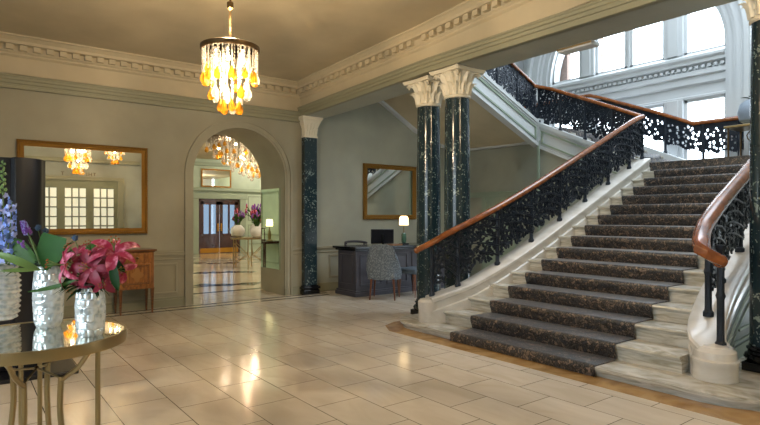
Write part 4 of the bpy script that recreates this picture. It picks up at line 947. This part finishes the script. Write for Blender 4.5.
# left side of foyer: console, lantern, lamp (seen in the jamb mirror)
t = thing('console_table', 'small dark console against the green foyer wall, seen in the jamb mirror', 'table', (2.75, 13.4, 0))
m = MB(); m.box(-.28, .28, -.6, .6, .72, .78); m.build('tabletop', M['dark_wood'], t)
for sx in (-.24, .24):
    for sy in (-.55, .55): m = MB(); m.tube([(sx, sy, 0), (sx, sy, .72)], [.015, .025], 6); m.build('leg', M['dark_wood'], t)
t = thing('table_lamp', 'table lamp with lit shade on the foyer console', 'lamp', (2.75, 13.1, .78))
m = MB(); m.lathe([(.08, 0), (.08, .02), (.03, .04), (.05, .15), (.015, .3), (.01, .4)], 16); m.build('lamp_base', M['brass'], t)
m = MB(); m.lathe([(.09, .38), (.08, .56)], 20); m.build('lamp_shade', M['shade_lit'], t)
t = thing('lantern', 'framed candle lantern beside the lamp on the foyer console', 'lantern', (2.75, 13.7, .78))
m = MB()
for sx in (-.1, .1):
    for sy in (-.1, .1): m.box(sx-.01, sx+.01, sy-.01, sy+.01, 0, .3)
m.box(-.12, .12, -.12, .12, 0, .02); m.box(-.12, .12, -.12, .12, .3, .32); m.build('lantern_frame', M['dark_wood'], t)
m = MB(); m.lathe([(.03, .02), (.03, .14)], 10); m.sph((0, 0, .17), .02, 8, 6, 1.6); m.build('candle', M['candle'], t)
mb = MB()
for z0, z1 in ((.15, .7), (.9, 2.1)):
    for y in (10.4, 11.8, 13.2, 14.6, 16.0):
        for (a, b_, c_, d_) in ((y, y+1.1, z0, z0+.04), (y, y+1.1, z1-.04, z1), (y, y+.04, z0, z1), (y+1.06, y+1.1, z0, z1)): mb.box(2.4, 2.43, a, b_, c_, d_)
struct('trim_18', mb, M['mould_green'])
# ------------------------------------------------------------------ reception desk group
t = thing('reception_desk', 'dark grey painted panelled reception desk with moulded top', 'desk', (5.47, 7.86, 0))
m = MB(); m.box(0.04, 2.6, .05, .62, .10, .82); m.box(0, 2.64, 0, .66, 0, .07); m.box(.015, 2.625, .015, .645, .07, .10)
m.build('body', M['desk'], t, bevel=.006)
m = MB(); m.box(-.035, 2.67, -.035, .70, .835, .875); m.box(.0, 2.64, .0, .66, .80, .835); m.build('desktop', M['blackgloss'], t, bevel=.008)
for i, (x0, x1) in enumerate(((.12, .62), (.72, 1.22), (1.32, 1.82), (1.92, 2.5))):
    m = MB(); rectframe(m, x0, x1, .18, .74, .05, .035, .02); m.build('panel', M['desk'], t, bevel=.004)
m = MB()
for (a, b_, c_, d_) in ((.13, .54, .18, .215), (.13, .54, .705, .74), (.13, .165, .215, .705), (.505, .54, .215, .705)): m.box(.02, .04, a, b_, c_, d_)
m.build('panel', M['desk'], t, bevel=.004)
m = MB(); m.sph((1.93, .0, .70), .02, 10, 7); m.build('knob', M['bronze'], t)
# monitor
t = thing('computer_monitor', 'black computer monitor standing on the reception desk, back turned', 'monitor', (6.24, 8.10, .875), rz=math.radians(-22))
m = MB(); m.box(-.22, .22, -.02, .02, .03, .30); m.build('screen', M['black'], t, bevel=.012)
m = MB(); m.box(-.02, .02, -.05, -.02, .02, .20); m.box(-.11, .11, -.12, .08, 0, .012); m.build('stand', M['blackgloss'], t, bevel=.004)
# lamp
t = thing('table_lamp', 'small lamp with glowing cream shade and green glass base on the desk', 'lamp', (6.76, 8.1, .875))
m = MB(); m.box(-.07, .07, -.07, .07, 0, .025); m.build('foot', M['blackgloss'], t, bevel=.004)
m = MB(); m.lathe([(.03, .025), (.045, .04), (.05, .1), (.045, .2), (.03, .22)], 8); m.build('lamp_base', M['jade'], t)
m = MB(); m.tube([(0, 0, .22), (0, 0, .40)], .009, 8); m.build('lamp_stem', M['brass'], t)
m = MB(); m.lathe([(.088, .37), (.086, .50), (.07, .535), (.045, .545)], 24); o = m.build('lamp_shade', M['shade_lit'], t)
point('desk_lamp_light', (6.76, 8.1, 1.30), 5, (1, .7, .4), .04)
# desk items
m = MB(); m.box(-.13, .13, -.09, .09, 0, .012); m.box(-.10, .14, -.08, .08, .012, .022); tag(m.build('paper_stack', M['cabinet'], loc=(6.44, 8.0, .875)), 'low stack of brown papers lying between monitor and lamp', 'papers')
# office chair seen behind the desk
t = thing('office_chair', 'dark curved chair back just showing behind the reception desk', 'chair', (6.02, 8.68, 0))
m = MB(); m.tube([(.24*math.cos(a), .15*math.sin(a)-.06, (.90)+.03*math.sin(a)) for a in [PI*i/12 for i in range(13)]], .022, 8); m.box(-.2, .2, -.1, .1, .42, .50); m.build('shell', M['desk'], t)
for s in (-.2, .2): m = MB(); m.tube([(s, -.02, 0), (s*1.1, 0, .89)], .015, 6); m.build('leg', M['desk'], t)
# upholstered chair, back to the camera
ca = math.atan2(.67, .74)-PI/2
t = thing('upholstered_chair', 'grey patterned tub chair with wooden legs, its back turned to us at the desk', 'chair', (5.80, 7.47, 0), rz=ca)
m = MB(); vs = []; nu, nv = 15, 12
for layer, off in ((0, .0), (1, .045)):
    for j in range(nv+1):
        v = j/nv; z = .34+.60*v
        for i in range(nu+1):
            u = -1+2*i/nu; half = (.285+.03*math.sin(v*PI)-.055*v*v)
            top = .03*(abs(u)**3)*v; wrap = .20*(1-v**1.6)+.05
            x = half*math.sin(u*PI/2*.98)*(1-.0*v); y = -.23-.07*v+wrap*(1-math.cos(u*PI/2*.98))
            ln = off; dx = -x*.25*off/.045*.0; k = 1-off/half if layer else 1
            vs.append((x*k, y+(off if layer else 0), z-top*4*abs(u)-(.10*abs(u)**4*v)))
n1 = (nu+1)*(nv+1); fs = []
for j in range(nv):
    for i in range(nu):
        a = j*(nu+1)+i; fs += [[a, a+1, a+nu+2, a+nu+1], [n1+a, n1+a+1, n1+a+nu+2, n1+a+nu+1]]
for i in range(nu):
    a = nv*(nu+1)+i; fs += [[a, a+1, n1+a+1, n1+a], [i, i+1, n1+i+1, n1+i]]
for j in range(nv):
    for a in (j*(nu+1), j*(nu+1)+nu): fs.append([a, a+nu+1, n1+a+nu+1, n1+a])
m.add(vs, fs); m.build('backrest', M['tweed'], t, angle=70)
m = MB(); m.prism([(-.23, -.2), (.23, -.2), (.25, 0), (.24, .24), (-.24, .24), (-.25, 0)], .34, .46); m.build('seat', M['tweed'], t, bevel=.03)
for sx, sy in ((-.19, -.19), (.19, -.19), (-.20, .2), (.20, .2)):
    m = MB(); m.tube([(sx*1.12, sy*1.12, 0), (sx, sy, .35)], [.011, .02], 8); m.build('leg', M['chairleg'], t)
# stool
t = thing('stool', 'small stool with pale blue cushion half hidden behind the marble column', 'stool', (6.43, 7.42, 0), rz=.2)
m = MB(); m.box(-.22, .22, -.2, .2, .40, .50); m.build('seat', M['cushion'], t, bevel=.03)
for sx, sy in ((-.18, -.16), (.18, -.16), (-.18, .16), (.18, .16)):
    m = MB(); m.tube([(sx*1.1, sy*1.1, 0), (sx, sy, .41)], [.01, .016], 8); m.build('leg', M['chairleg'], t)
# ------------------------------------------------------------------ small inlaid cabinet under the mirror
t = thing('inlaid_cabinet', 'small honey brown inlaid wooden cabinet on tapering legs under the mirror', 'cabinet', (2.02, 8.58, 0))
m = MB(); m.box(-.235, .235, -.18, .18, .36, .89); m.build('body', M['cabinet'], t, bevel=.004)
m = MB(); m.box(-.27, .27, -.21, .20, .905, .93); m.box(-.25, .25, -.195, .19, .89, .905); m.build('cabinet_top', M['cabinet_top'], t, bevel=.005)
m = MB(); m.box(-.20, .20, -.196, -.18, .75, .87); o = m.build('drawer', M['cabinet'], t, bevel=.003)
m = MB(); m.lathe([(.0001, -.03), (.016, -.026), (.018, -.014), (.008, -.008), (.008, 0)], 12); k = m.build('knob', M['bronze'], o, loc=(0, -.20, .81)); k.rotation_euler = (-PI/2, 0, 0)
m = MB(); m.box(-.19, .19, -.196, -.18, .40, .725); o = m.build('door', M['cabinet'], t, bevel=.003)
m = MB(); rectframe(m, -.165, .165, .43, .70, -.196, .012, .004); rectframe(m, -.145, .145, .45, .68, -.196, .006, .003); m.build('inlay_band', M['cabinet_top'], o)
m = MB(); m.add([(.07*math.cos(a)*(1+.25*math.cos(4*a)), -.1985, .565+.09*math.sin(a)*(1+.2*math.cos(4*a))) for a in [2*PI*i/32 for i in range(32)]], [list(range(32))]); m.build('inlay_motif', M['inlay'], o)
for sx in (-.215, .215):
    for sy in (-.16, .16): m = MB(); m.add([(sx+a*w_, sy+b_*w_, z) for z, w_ in ((0, .011), (.33, .021), (.37, .024)) for a, b_ in ((-1, -1), (1, -1), (1, 1), (-1, 1))], [[3, 2, 1, 0], [8, 9, 10, 11]]+[[j*4+i, j*4+(i+1) % 4, (j+1)*4+(i+1) % 4, (j+1)*4+i] for j in range(2) for i in range(4)]); m.build('leg', M['cabinet_top'], t)
# ------------------------------------------------------------------ black totem on a plate
TX = at(21, 300, 4.95)
t = thing('display_totem', 'tall black curved totem on a flat dark base behind the flower table', 'totem', (TX.x, TX.y, 0), rz=-TH+.62)
m = MB(); P_ = [(-.62, .10), (-.62, -.02)]+[(-.08+.16*math.sin(a)*1.0, -.02-.10*(1-math.cos(a))) for a in [0]]+[(-.05+.22*math.sin(a), .07-.16*math.cos(a)) for a in [PI*.0+PI*.5*i/8 for i in range(9)]]+[(.20, .13), (.17, .15)]
m.prism(P_, .04, 1.93); m.build('body', M['black'], t, bevel=.006)
m = MB(); m.box(-.75, .42, -.34, .42, 0, .035); m.build('base_plate', M['black'], t, bevel=.01)
# ------------------------------------------------------------------ round table
TC = Vector((.309, 3.29, 0)); TR = .42; TZ = .80
t = thing('round_table', 'round brass table with mirrored top and curved legs in the left foreground', 'table', tuple(TC))
m = MB(); m.lathe([(.0001, TZ-.006), (TR-.012, TZ-.006), (TR-.012, TZ), (.0001, TZ)], 64); m.build('tabletop', M['tablemirror'], t)
m = MB(); m.lathe([(TR-.014, TZ-.055), (TR, TZ-.052), (TR+.002, TZ-.03), (TR, TZ+.003), (TR-.014, TZ+.003), (TR-.014, TZ-.055)], 64); m.build('rim', M['brass'], t)
LR = TR-.04
for a in (math.radians(-60), math.radians(-112), math.radians(68), math.radians(120)):
    i = 0; e = Vector((math.cos(a), math.sin(a), 0)); m = MB()
    pth = [e*(LR*.99)*1.0+Vector((0, 0, TZ-.05)), e*(LR*.80)+Vector((0, 0, TZ-.13)), e*(LR*.60)+Vector((0, 0, TZ-.18)), e*(LR*.48)+Vector((0, 0, TZ-.21))]
    m.tube([tuple(q) for q in sample(pth, 10)], .012, 8)
    pa = Vector((-math.sin(a), math.cos(a), 0))
    m.tube([tuple(q) for q in sample([e*(LR*.48)+Vector((0, 0, TZ-.19)), e*(LR*.46)+Vector((0, 0, .42)), e*(LR*.60)+Vector((0, 0, .18)), e*(LR*.85)], 12)], .014, 8)
    m.tube([tuple(e*(LR*.5)+Vector((0, 0, TZ-.20))), (0, 0, TZ-.17)], .006, 6)
    m.build('leg', M['brass'], t)
m = MB(); m.sph((0, 0, TZ-.17), .013, 10, 7); m.build('hub', M['bronze'], t)
for k_, a in enumerate((math.radians(-51), math.radians(82), math.radians(96), math.radians(200))):
    e = Vector((math.cos(a), math.sin(a), 0)); m = MB(); m.tube([tuple(e*(LR*.97)), tuple(e*(LR*.97)+Vector((0, 0, TZ-.05)))], .012, 8); m.build('leg', M['brass'], t)
# ------------------------------------------------------------------ vases
def vase(p, label, rb, rm_, rt, h, kind, seed, cell=.03):
    t = thing('glass_vase', label, 'vase', (p.x, p.y, TZ), group='textured glass vases on the round table')
    n, mm = 66, 72; m = MB(); rr = random.Random(seed); vs = []
    RW, CL = max(6, int(h/.034)), 11
    cells = [((q+.5*(p % 2))*2*PI/CL+rr.uniform(-.05, .05), (p+.5)/RW+rr.uniform(-.006, .006)) for p in range(-1, RW+1) for q in range(CL)]
    cells = [(a_ % (2*PI), v_) for a_, v_ in cells]
    def rad(v): 
        if v < .15: return rb+(rm_-rb)*math.sin(v/.15*PI/2)
        return rm_+.006*math.sin((v-.15)/.85*PI)+(rt-rm_)*((v-.15)/.85)**3
    for j in range(mm+1):
        v = j/mm; R_ = rad(v)
        for i in range(n):
            a = 2*PI*i/n
            if kind == 'rib': bmp = .006*math.sin(v*2*PI*11+.6*math.sin(a*5))+.002*math.sin(a*14)
            else:
                best = 9; b2 = 9
                for ca_, cv in cells:
                    da = abs(a-ca_); da = min(da, 2*PI-da)*rm_; dv = (v-cv)*h; d = da*da+dv*dv
                    if d < best: b2 = best; best = d
                    elif d < b2: b2 = d
                e = math.sqrt(b2)-math.sqrt(best); bmp = .008*min(1, e/.005)-.003
            vs.append(((R_+bmp)*math.cos(a), (R_+bmp)*math.sin(a), v*h))
    m.add(vs, [[j*n+i, j*n+(i+1) % n, (j+1)*n+(i+1) % n, (j+1)*n+i] for j in range(mm) for i in range(n)]+[list(range(n))[::-1]])
    m.build('body', M['vase'], t, angle=60)
    m = MB(); m.lathe([(rt-.012, h-.01), (rt-.006, h+.004), (rt+.002, h+.002), (rt+.002, h-.006)], 40); m.build('rim', M['vase'], t)
    m = MB(); m.lathe([(rb-.01, .01), (rm_-.012, .05), (rm_-.014, h*.6), (.0001, h*.6)], 24); m.build('water', M['stem_water'], t)
    return t
M['stem_water'] = plain('vase_water', srgb(150, 166, 168), .1)
v1 = at(0, 321, .58*0+3.06); V1 = at(-3, 319, (1.4-TZ)*550/(319-217)); V2 = at(48.5, 327.5, (1.4-TZ)*550/(326.5-217)); V3 = at(90.5, 336, (1.4-TZ)*550/(335-217))
vase(V1, 'ribbed clear glass vase of blue delphiniums at the left edge of the round table', .095, .112, .105, .335, 'rib', 1)
vase(V2, 'middle textured glass vase of thistles and broad leaves on the round table', .052, .066, .060, .33, 'cell', 2)
vase(V3, 'right hand honeycomb glass vase of pink lilies on the round table', .050, .061, .053, .262, 'cell', 3)
# ------------------------------------------------------------------ flowers
def blade(mb, p0, d, L, W, droop, nrm=None, n=8, fold=.25, wave=0, tipw=.02, seed=0, sq=False):
    """a leaf or petal: starts at p0 heading d, bends by droop (radians toward -nrm)"""
    d = Vector(d).normalized(); up = Vector(nrm) if nrm is not None else Vector((0, 0, 1)); sd = d.cross(up)
    if sd.length < 1e-3: sd = Vector((1, 0, 0))
    sd.normalize(); up = sd.cross(d).normalized(); p = Vector(p0); vs = []; st = L/n
    for i in range(n+1):
        t = i/n; wd = W*.5*max(.04, math.sin(PI*min(1, t*.93+.05))**.75)
        if sq: wd = W*.5*min(1, t*2.2+.12)*(1 if t < .97 else .93)
        wv = math.sin(t*9+seed)*wave*W
        vs += [p-sd*wd+up*(wd*fold+wv), p-sd*wd*.5+up*(wd*fold*.35+wv*.5), p, p+sd*wd*.5+up*(wd*fold*.35-wv*.5), p+sd*wd+up*(wd*fold-wv)]
        an = -droop/n; q = Matrix.Rotation(an, 3, sd); d = q @ d; up = q @ up; p = p+d*st
    mb.add(vs, [[i*5+k, i*5+k+1, (i+1)*5+k+1, (i+1)*5+k] for i in range(n) for k in range(4)])
def lily(c, face, size, label, stem_to, deep=False, seed=0, openn=1.0):
    rr = random.Random(seed); f = Vector(face).normalized(); t = thing('lily', label, 'flower', tuple(c), group='pink lilies in the right hand vase')
    a = f.orthogonal().normalized(); b = f.cross(a)
    for i in range(6):
        an = i*PI/3+.3; e = a*math.cos(an)+b*math.sin(an); m = MB()
        d = (e*(.75*openn)+f*(.65)).normalized()
        blade(m, f*-.01+e*.004, d, size*rr.uniform(.92, 1.08), size*(.40 if i % 2 else .30), rr.uniform(1.3, 1.9)*openn, nrm=f, n=10, fold=.22, wave=.035, seed=i+seed)
        m.build('petal', M['petal_dark'] if deep else M['petal'], t, angle=80)
    m = MB(); an_ = MB()
    for i in range(6):
        e = a*math.cos(i*1.05)+b*math.sin(i*1.05); tip = f*(size*.62)+e*size*.16; m.tube([(0, 0, 0), tuple(f*size*.3+e*size*.03), tuple(tip)], size*.012, 4); an_.sph(tuple(tip), size*.035, 6, 4)
    m.build('stamens', M['leaf_lit'], t); an_.build('anthers', M['anther'], t)
    m = MB(); s = Vector(stem_to)-Vector(c); m.tube([tuple(f*-.02), tuple(f*-.06+s*.35), tuple(s)], .004, 6); m.build('stem', M['stem'], t)
top3 = Vector((V3.x, V3.y, TZ+.255))
DL = 2.62
LIL = [((91, 268), .0, (0, 0), .100, 'deep red pink lily facing front in the centre of the bouquet', True),
       ((114, 251), .05, (.35, .75), .112, 'tallest pale pink lily at the upper right of the bouquet', False),
       ((65, 265), .02, (-.9, .05), .105, 'bright pink lily spreading at the left of the bouquet', False),
       ((116, 268), .06, (.8, -.25), .095, 'pink lily turned sideways at the right below the tallest one', False),
       ((92, 252), .12, (-.1, .9), .085, 'half hidden pink lily at the top behind the central one', False),
       ((75, 253), .16, (-.5, .7), .080, 'small dark lily at the upper left of the bouquet', True),
       ((79, 266), .04, (-.35, .25), .092, 'crimson lily just left of the central front one', True),
       ((103, 279), .03, (.3, -.45), .082, 'crimson lily low at the right, over the vase rim', True),
       ((103, 257), .07, (.15, .6), .085, 'deep pink lily between the central and the tallest one', True),
       ((77, 284), .10, (-.3, -.8), .070, 'small lilac pink lily hanging low between the vases', False)]
for i, ((u, v), dd, (fr1, fu), s, lb, deep) in enumerate(LIL):
    s *= 1.18; c = at(u, v, DL+dd); face = -F*.75+R*fr1+Vector((0, 0, fu+.12)); lily(c, face, s, lb, top3 if i != 9 else top3+Vector((0, 0, .005)), deep, i)
def leafobj(name, label, p0, p1, W, mat, droop=.6, fold=.2, nrm=None, group='long leaves round the bouquets', base=None, sq=False):
    p0 = Vector(p0); p1 = Vector(p1); v = p1-p0; m = MB(); L = v.length*1.05
    d = Matrix.Rotation(droop*.5, 3, v.cross(Vector(nrm) if nrm else Vector((0, 0, 1))).normalized()) @ v
    blade(m, (0, 0, 0), d, L, W, droop, nrm=nrm, n=10, fold=fold, sq=sq)
    if base is not None: m.tube([(0, 0, 0), tuple((Vector(base)-p0)*.5), tuple(Vector(base)-p0)], .003, 5)
    o = m.build(name, M[mat], loc=tuple(p0), angle=80); return tag(o, label, 'leaf', group)
top2 = Vector((V2.x, V2.y, TZ+.31)); top1 = Vector((V1.x, V1.y, TZ+.30))
nf = tuple(-F+Vector((0, 0, .4)))
leafobj('long_leaf', 'dark pointed leaf hanging right below the pink lilies', at(113, 262, 2.63), at(118, 290, 2.6), .045, 'leaf_dark', .8, nrm=nf, base=top3)
leafobj('long_leaf', 'dark leaf tucked behind the right side of the lilies', at(112, 258, 2.68), at(125, 272, 2.66), .035, 'leaf_dark', .8, nrm=nf, base=top3)
leafobj('long_leaf', 'slim green leaf reaching left over the middle vase', at(76, 280, 2.62), at(30, 292, 2.6), .022, 'leaf', -.7, nrm=nf, base=top3)
leafobj('long_leaf', 'pale long leaf sweeping left over the ribbed vase top', at(40, 270, 2.78), at(-6, 252, 2.7), .040, 'leaf_lit', .9, nrm=nf, base=top2)
leafobj('long_leaf', 'pale narrow leaf pointing left beneath the sweeping leaf', at(38, 270, 2.75), at(2, 271, 2.66), .022, 'leaf_lit', .3, nrm=nf, base=top2)
leafobj('broad_leaf', 'squarish folded dark green leaf standing above the middle vase', at(46, 270, 2.84), at(55, 237, 2.84), .135, 'leaf_mid', .3, fold=.12, nrm=tuple(-F), base=top2, sq=True)
leafobj('broad_leaf', 'olive leaf fanned out behind the ribbed vase', at(36, 262, 2.88), at(14, 240, 2.9), .085, 'leaf', .5, nrm=tuple(-F), base=top2)
leafobj('long_leaf', 'dark leaf under the left lily pointing down left', at(76, 272, 2.66), at(62, 290, 2.63), .035, 'leaf_dark', .6, nrm=nf, base=top3)
leafobj('long_leaf', 'green leaf rising at the top between lilies and mirror', at(84, 252, 2.75), at(98, 242, 2.78), .03, 'leaf', .4, nrm=nf, base=top3)
rr = random.Random(11)
fol = MB()
for i in range(90):
    base = top3+Vector((rr.uniform(-.03, .03), rr.uniform(-.03, .03), -.01)); an = rr.uniform(0, 2*PI); d = Vector((math.cos(an), math.sin(an), rr.uniform(.1, 1.2))); blade(fol, base-top3, d, rr.uniform(.08, .17), rr.uniform(.014, .032), rr.uniform(.4, 1.3), n=6)
tag(fol.build('lily_foliage', M['leaf_dark'], loc=tuple(top3)), 'mass of small green leaves under the pink lilies', 'foliage', kind='stuff')
fol = MB()
for i in range(120):
    base = Vector((rr.uniform(-.03, .03), rr.uniform(-.03, .03), .01)); an = rr.uniform(0, 2*PI); d = Vector((math.cos(an), math.sin(an), rr.uniform(.3, 2.2))); blade(fol, base, d, rr.uniform(.12, .24), rr.uniform(.016, .036), rr.uniform(.4, 1.3), n=6)
tag(fol.build('thistle_foliage', M['leaf_dark'], loc=tuple(top2)), 'mass of dark greenery around the thistles over the middle vase', 'foliage', kind='stuff')
fol = MB()
for i in range(130):
    base = Vector((rr.uniform(-.05, .05), rr.uniform(-.05, .05), -.01)); an = rr.uniform(0, 2*PI); d = Vector((math.cos(an), math.sin(an), rr.uniform(.3, 2.0))); blade(fol, base, d, rr.uniform(.10, .22), rr.uniform(.012, .03), rr.uniform(.3, 1.2), n=6)
tag(fol.build('delphinium_foliage', M['leaf'], loc=tuple(top1)), 'mass of green leaves at the foot of the blue delphiniums', 'foliage', kind='stuff')
# delphinium spikes
def spike(tip, base, label, mat, seed, start=.35, rmax=.034, cat='flower', name='delphinium', green=.82):
    rr = random.Random(seed); tip = Vector(tip); base = Vector(base); t = thing(name, label, cat, tuple(base), group='flower spikes in the ribbed vase'); v = tip-base
    m = MB(); m.tube([(0, 0, 0), tuple(v*.5+Vector((.004, 0, 0))), tuple(v)], [.005, .004, .002], 6); m.build('stem', M['stem'], t)
    fl = {mat: MB(), 'blue2': MB()}; bd = MB(); n = 46; ax = v.normalized(); a0 = ax.orthogonal().normalized(); b0 = ax.cross(a0)
    for i in range(n):
        q = start+(1-start)*i/n; an = i*2.4; e = a0*math.cos(an)+b0*math.sin(an); rad = rmax*(1-(q-start)/(1-start)*.65); c = v*q+e*rad
        if q > green: bd.sph(tuple(c*1.0-e*rad*.4), .006*(1.6-q)*1.4, 6, 5, 1.4); bd.tube([tuple(v*q), tuple(c)], .0015, 3); continue
        mm = fl['blue2' if rr.random() < .35 else mat]
        for k in range(5):
            pa = k*1.257+rr.random(); s1 = e.orthogonal().normalized(); s2 = e.cross(s1); d = (s1*math.cos(pa)+s2*math.sin(pa))*.9+e*.5; blade(mm, c, d, .019*(1.25-.5*q), .014, .3, nrm=tuple(e), n=3, fold=.2)
    for kx, mm in fl.items():
        if mm.v: mm.build('florets', M[kx], t, angle=80)
    if bd.v: bd.build('buds', M['leaf_lit'], t)
spike(at(3, 160, 2.95), at(2, 262, 2.98), 'tall blue delphinium spike with green budded tip, rightmost', 'blue', 1, .12, .040, green=.66)
spike(at(-9, 168, 3.05), at(-2, 262, 3.0), 'blue delphinium spike cut by the left edge of the view', 'blue', 2, .12, .042, green=.9)
spike(at(12, 202, 2.85), at(6, 264, 2.92), 'short lilac blue delphinium spike in front, lowest one', 'blue', 3, .0, .040, green=1.1)
spike(at(23, 222, 2.80), at(40, 264, 2.82), 'thin purple flower spike leaning left from the middle vase', 'purple', 5, .75, .012, green=1.1, name='purple_spike')
for i, (u, v, D) in enumerate(((38, 228, 2.86), (29, 233, 2.84), (46, 231, 2.9), (8, 236, 2.85), (75, 238, 2.8))):
    c = at(u, v, D); t = thing('thistle', ['round blue thistle head topmost over the middle vase', 'blue thistle head left of the topmost one', 'blue thistle head beside the square dark leaf', 'blue thistle head low over the ribbed vase', 'lone blue thistle head above the pink lilies'][i], 'flower', tuple(c), group='blue thistle heads')
    m = MB(); m.sph((0, 0, 0), .013, 10, 7, 1.2)
    for k in range(40):
        a = rr.uniform(0, 2*PI); zz = rr.uniform(-.7, 1); q = math.sqrt(max(0, 1-zz*zz)); d = Vector((math.cos(a)*q, math.sin(a)*q, zz)); m.tube([tuple(d*.01), tuple(d*.021)], [.0022, .0004], 3)
    m.build('head', M['thistle'], t)
    m = MB(); s = (top3 if u > 60 else top1 if u < 12 else top2)-c; m.tube([(0, 0, -.01), tuple(s*.5), tuple(s)], .0028, 5); m.build('stem', M['stem'], t)
for i, (u, v, D) in enumerate(((21, 244, 2.84), (47, 239, 2.86))):
    c = at(u, v, D); m = MB()
    for k in range(12): m.sph((rr.uniform(-.02, .02), rr.uniform(-.02, .02), rr.uniform(-.015, .015)), .006, 6, 5)
    s = top2-c; m.tube([(0, 0, 0), tuple(s)], .0025, 4)
    tag(m.build('berry_cluster', M['purple'], loc=tuple(c)), ['small purple bloom cluster left among the thistles', 'small purple bloom cluster behind the square leaf'][i], 'flower', 'purple blooms among the thistles')
# ------------------------------------------------------------------ landing plant table
PT = Vector((10.65, 3.55, 2.31))
t = thing('plant_stand', 'small metal legged stand on the stair landing by the window pier', 'table', tuple(PT))
m = MB(); m.box(-.28, .34, -.42, .36, .60, .64); m.build('tabletop', M['brass'], t, bevel=.01)
for sx, sy in ((-.24, .30), (-.24, -.36), (.3, .30), (.3, -.36)): m = MB(); m.tube([(sx, sy, 0), (sx, sy, .60)], .016, 6); m.build('leg', M['bronze'], t)
m = MB(); m.tube([tuple(q) for q in sample([(-.24, -.1, .58), (-.24, .02, .45), (-.24, -.06, .3), (-.24, -.2, .1)], 10)], .010, 6); m.build('scroll', M['bronze'], t)
t = thing('planter', 'round grey planter with small green plant on the landing stand', 'plant', (PT.x, PT.y-.02, PT.z+.64))
m = MB(); m.lathe([(.12, 0), (.22, .08), (.26, .22), (.22, .36), (.15, .42), (.13, .42)], 28); m.build('pot', M['planter'], t)
m = MB()
for k in range(30): a = rr.uniform(0, 2*PI); blade(m, (0, 0, .40), (math.cos(a), math.sin(a), rr.uniform(.3, 1.2)), rr.uniform(.15, .26), .05, .8, n=5)
o = m.build('leaves', M['leaf_dark'], t)
# wall socket beside the right column, lettering on the rear wall
m = MB(); c = Vector((5.28, 2.17-.145, 0)); m.box(5.22, 5.32, 1.925, 1.95, .19, .27); tag(m.build('wall_socket', M['white']), 'white socket plate low on the curved string beside the right column', 'socket')
def letters(s, x, label):
    cu = bpy.data.curves.new('lettering', 'FONT'); cu.body = s; cu.size = .16; cu.extrude = .004; cu.align_x = 'CENTER'; cu.space_character = 1.25
    o = bpy.data.objects.new('lettering', cu); COL.objects.link(o); o.location = (x, -2.49, 2.88); o.rotation_euler = (PI/2, 0, PI)
    bpy.context.view_layer.update(); dg = bpy.context.evaluated_depsgraph_get(); me = bpy.data.meshes.new_from_object(o.evaluated_get(dg)); bpy.data.objects.remove(o)
    q = bpy.data.objects.new('wall_lettering', me); COL.objects.link(q); me.materials.clear(); me.materials.append(M['bronze']); q.location = (x, -2.49, 2.88); q.rotation_euler = (PI/2, 0, PI); tag(q, label, 'lettering')
letters('THI', 3.42, 'dark letters on the rear wall at right of the chandelier in the mirror')
letters('T', 2.6, 'single dark letter on the rear wall left of the chandelier in the mirror')
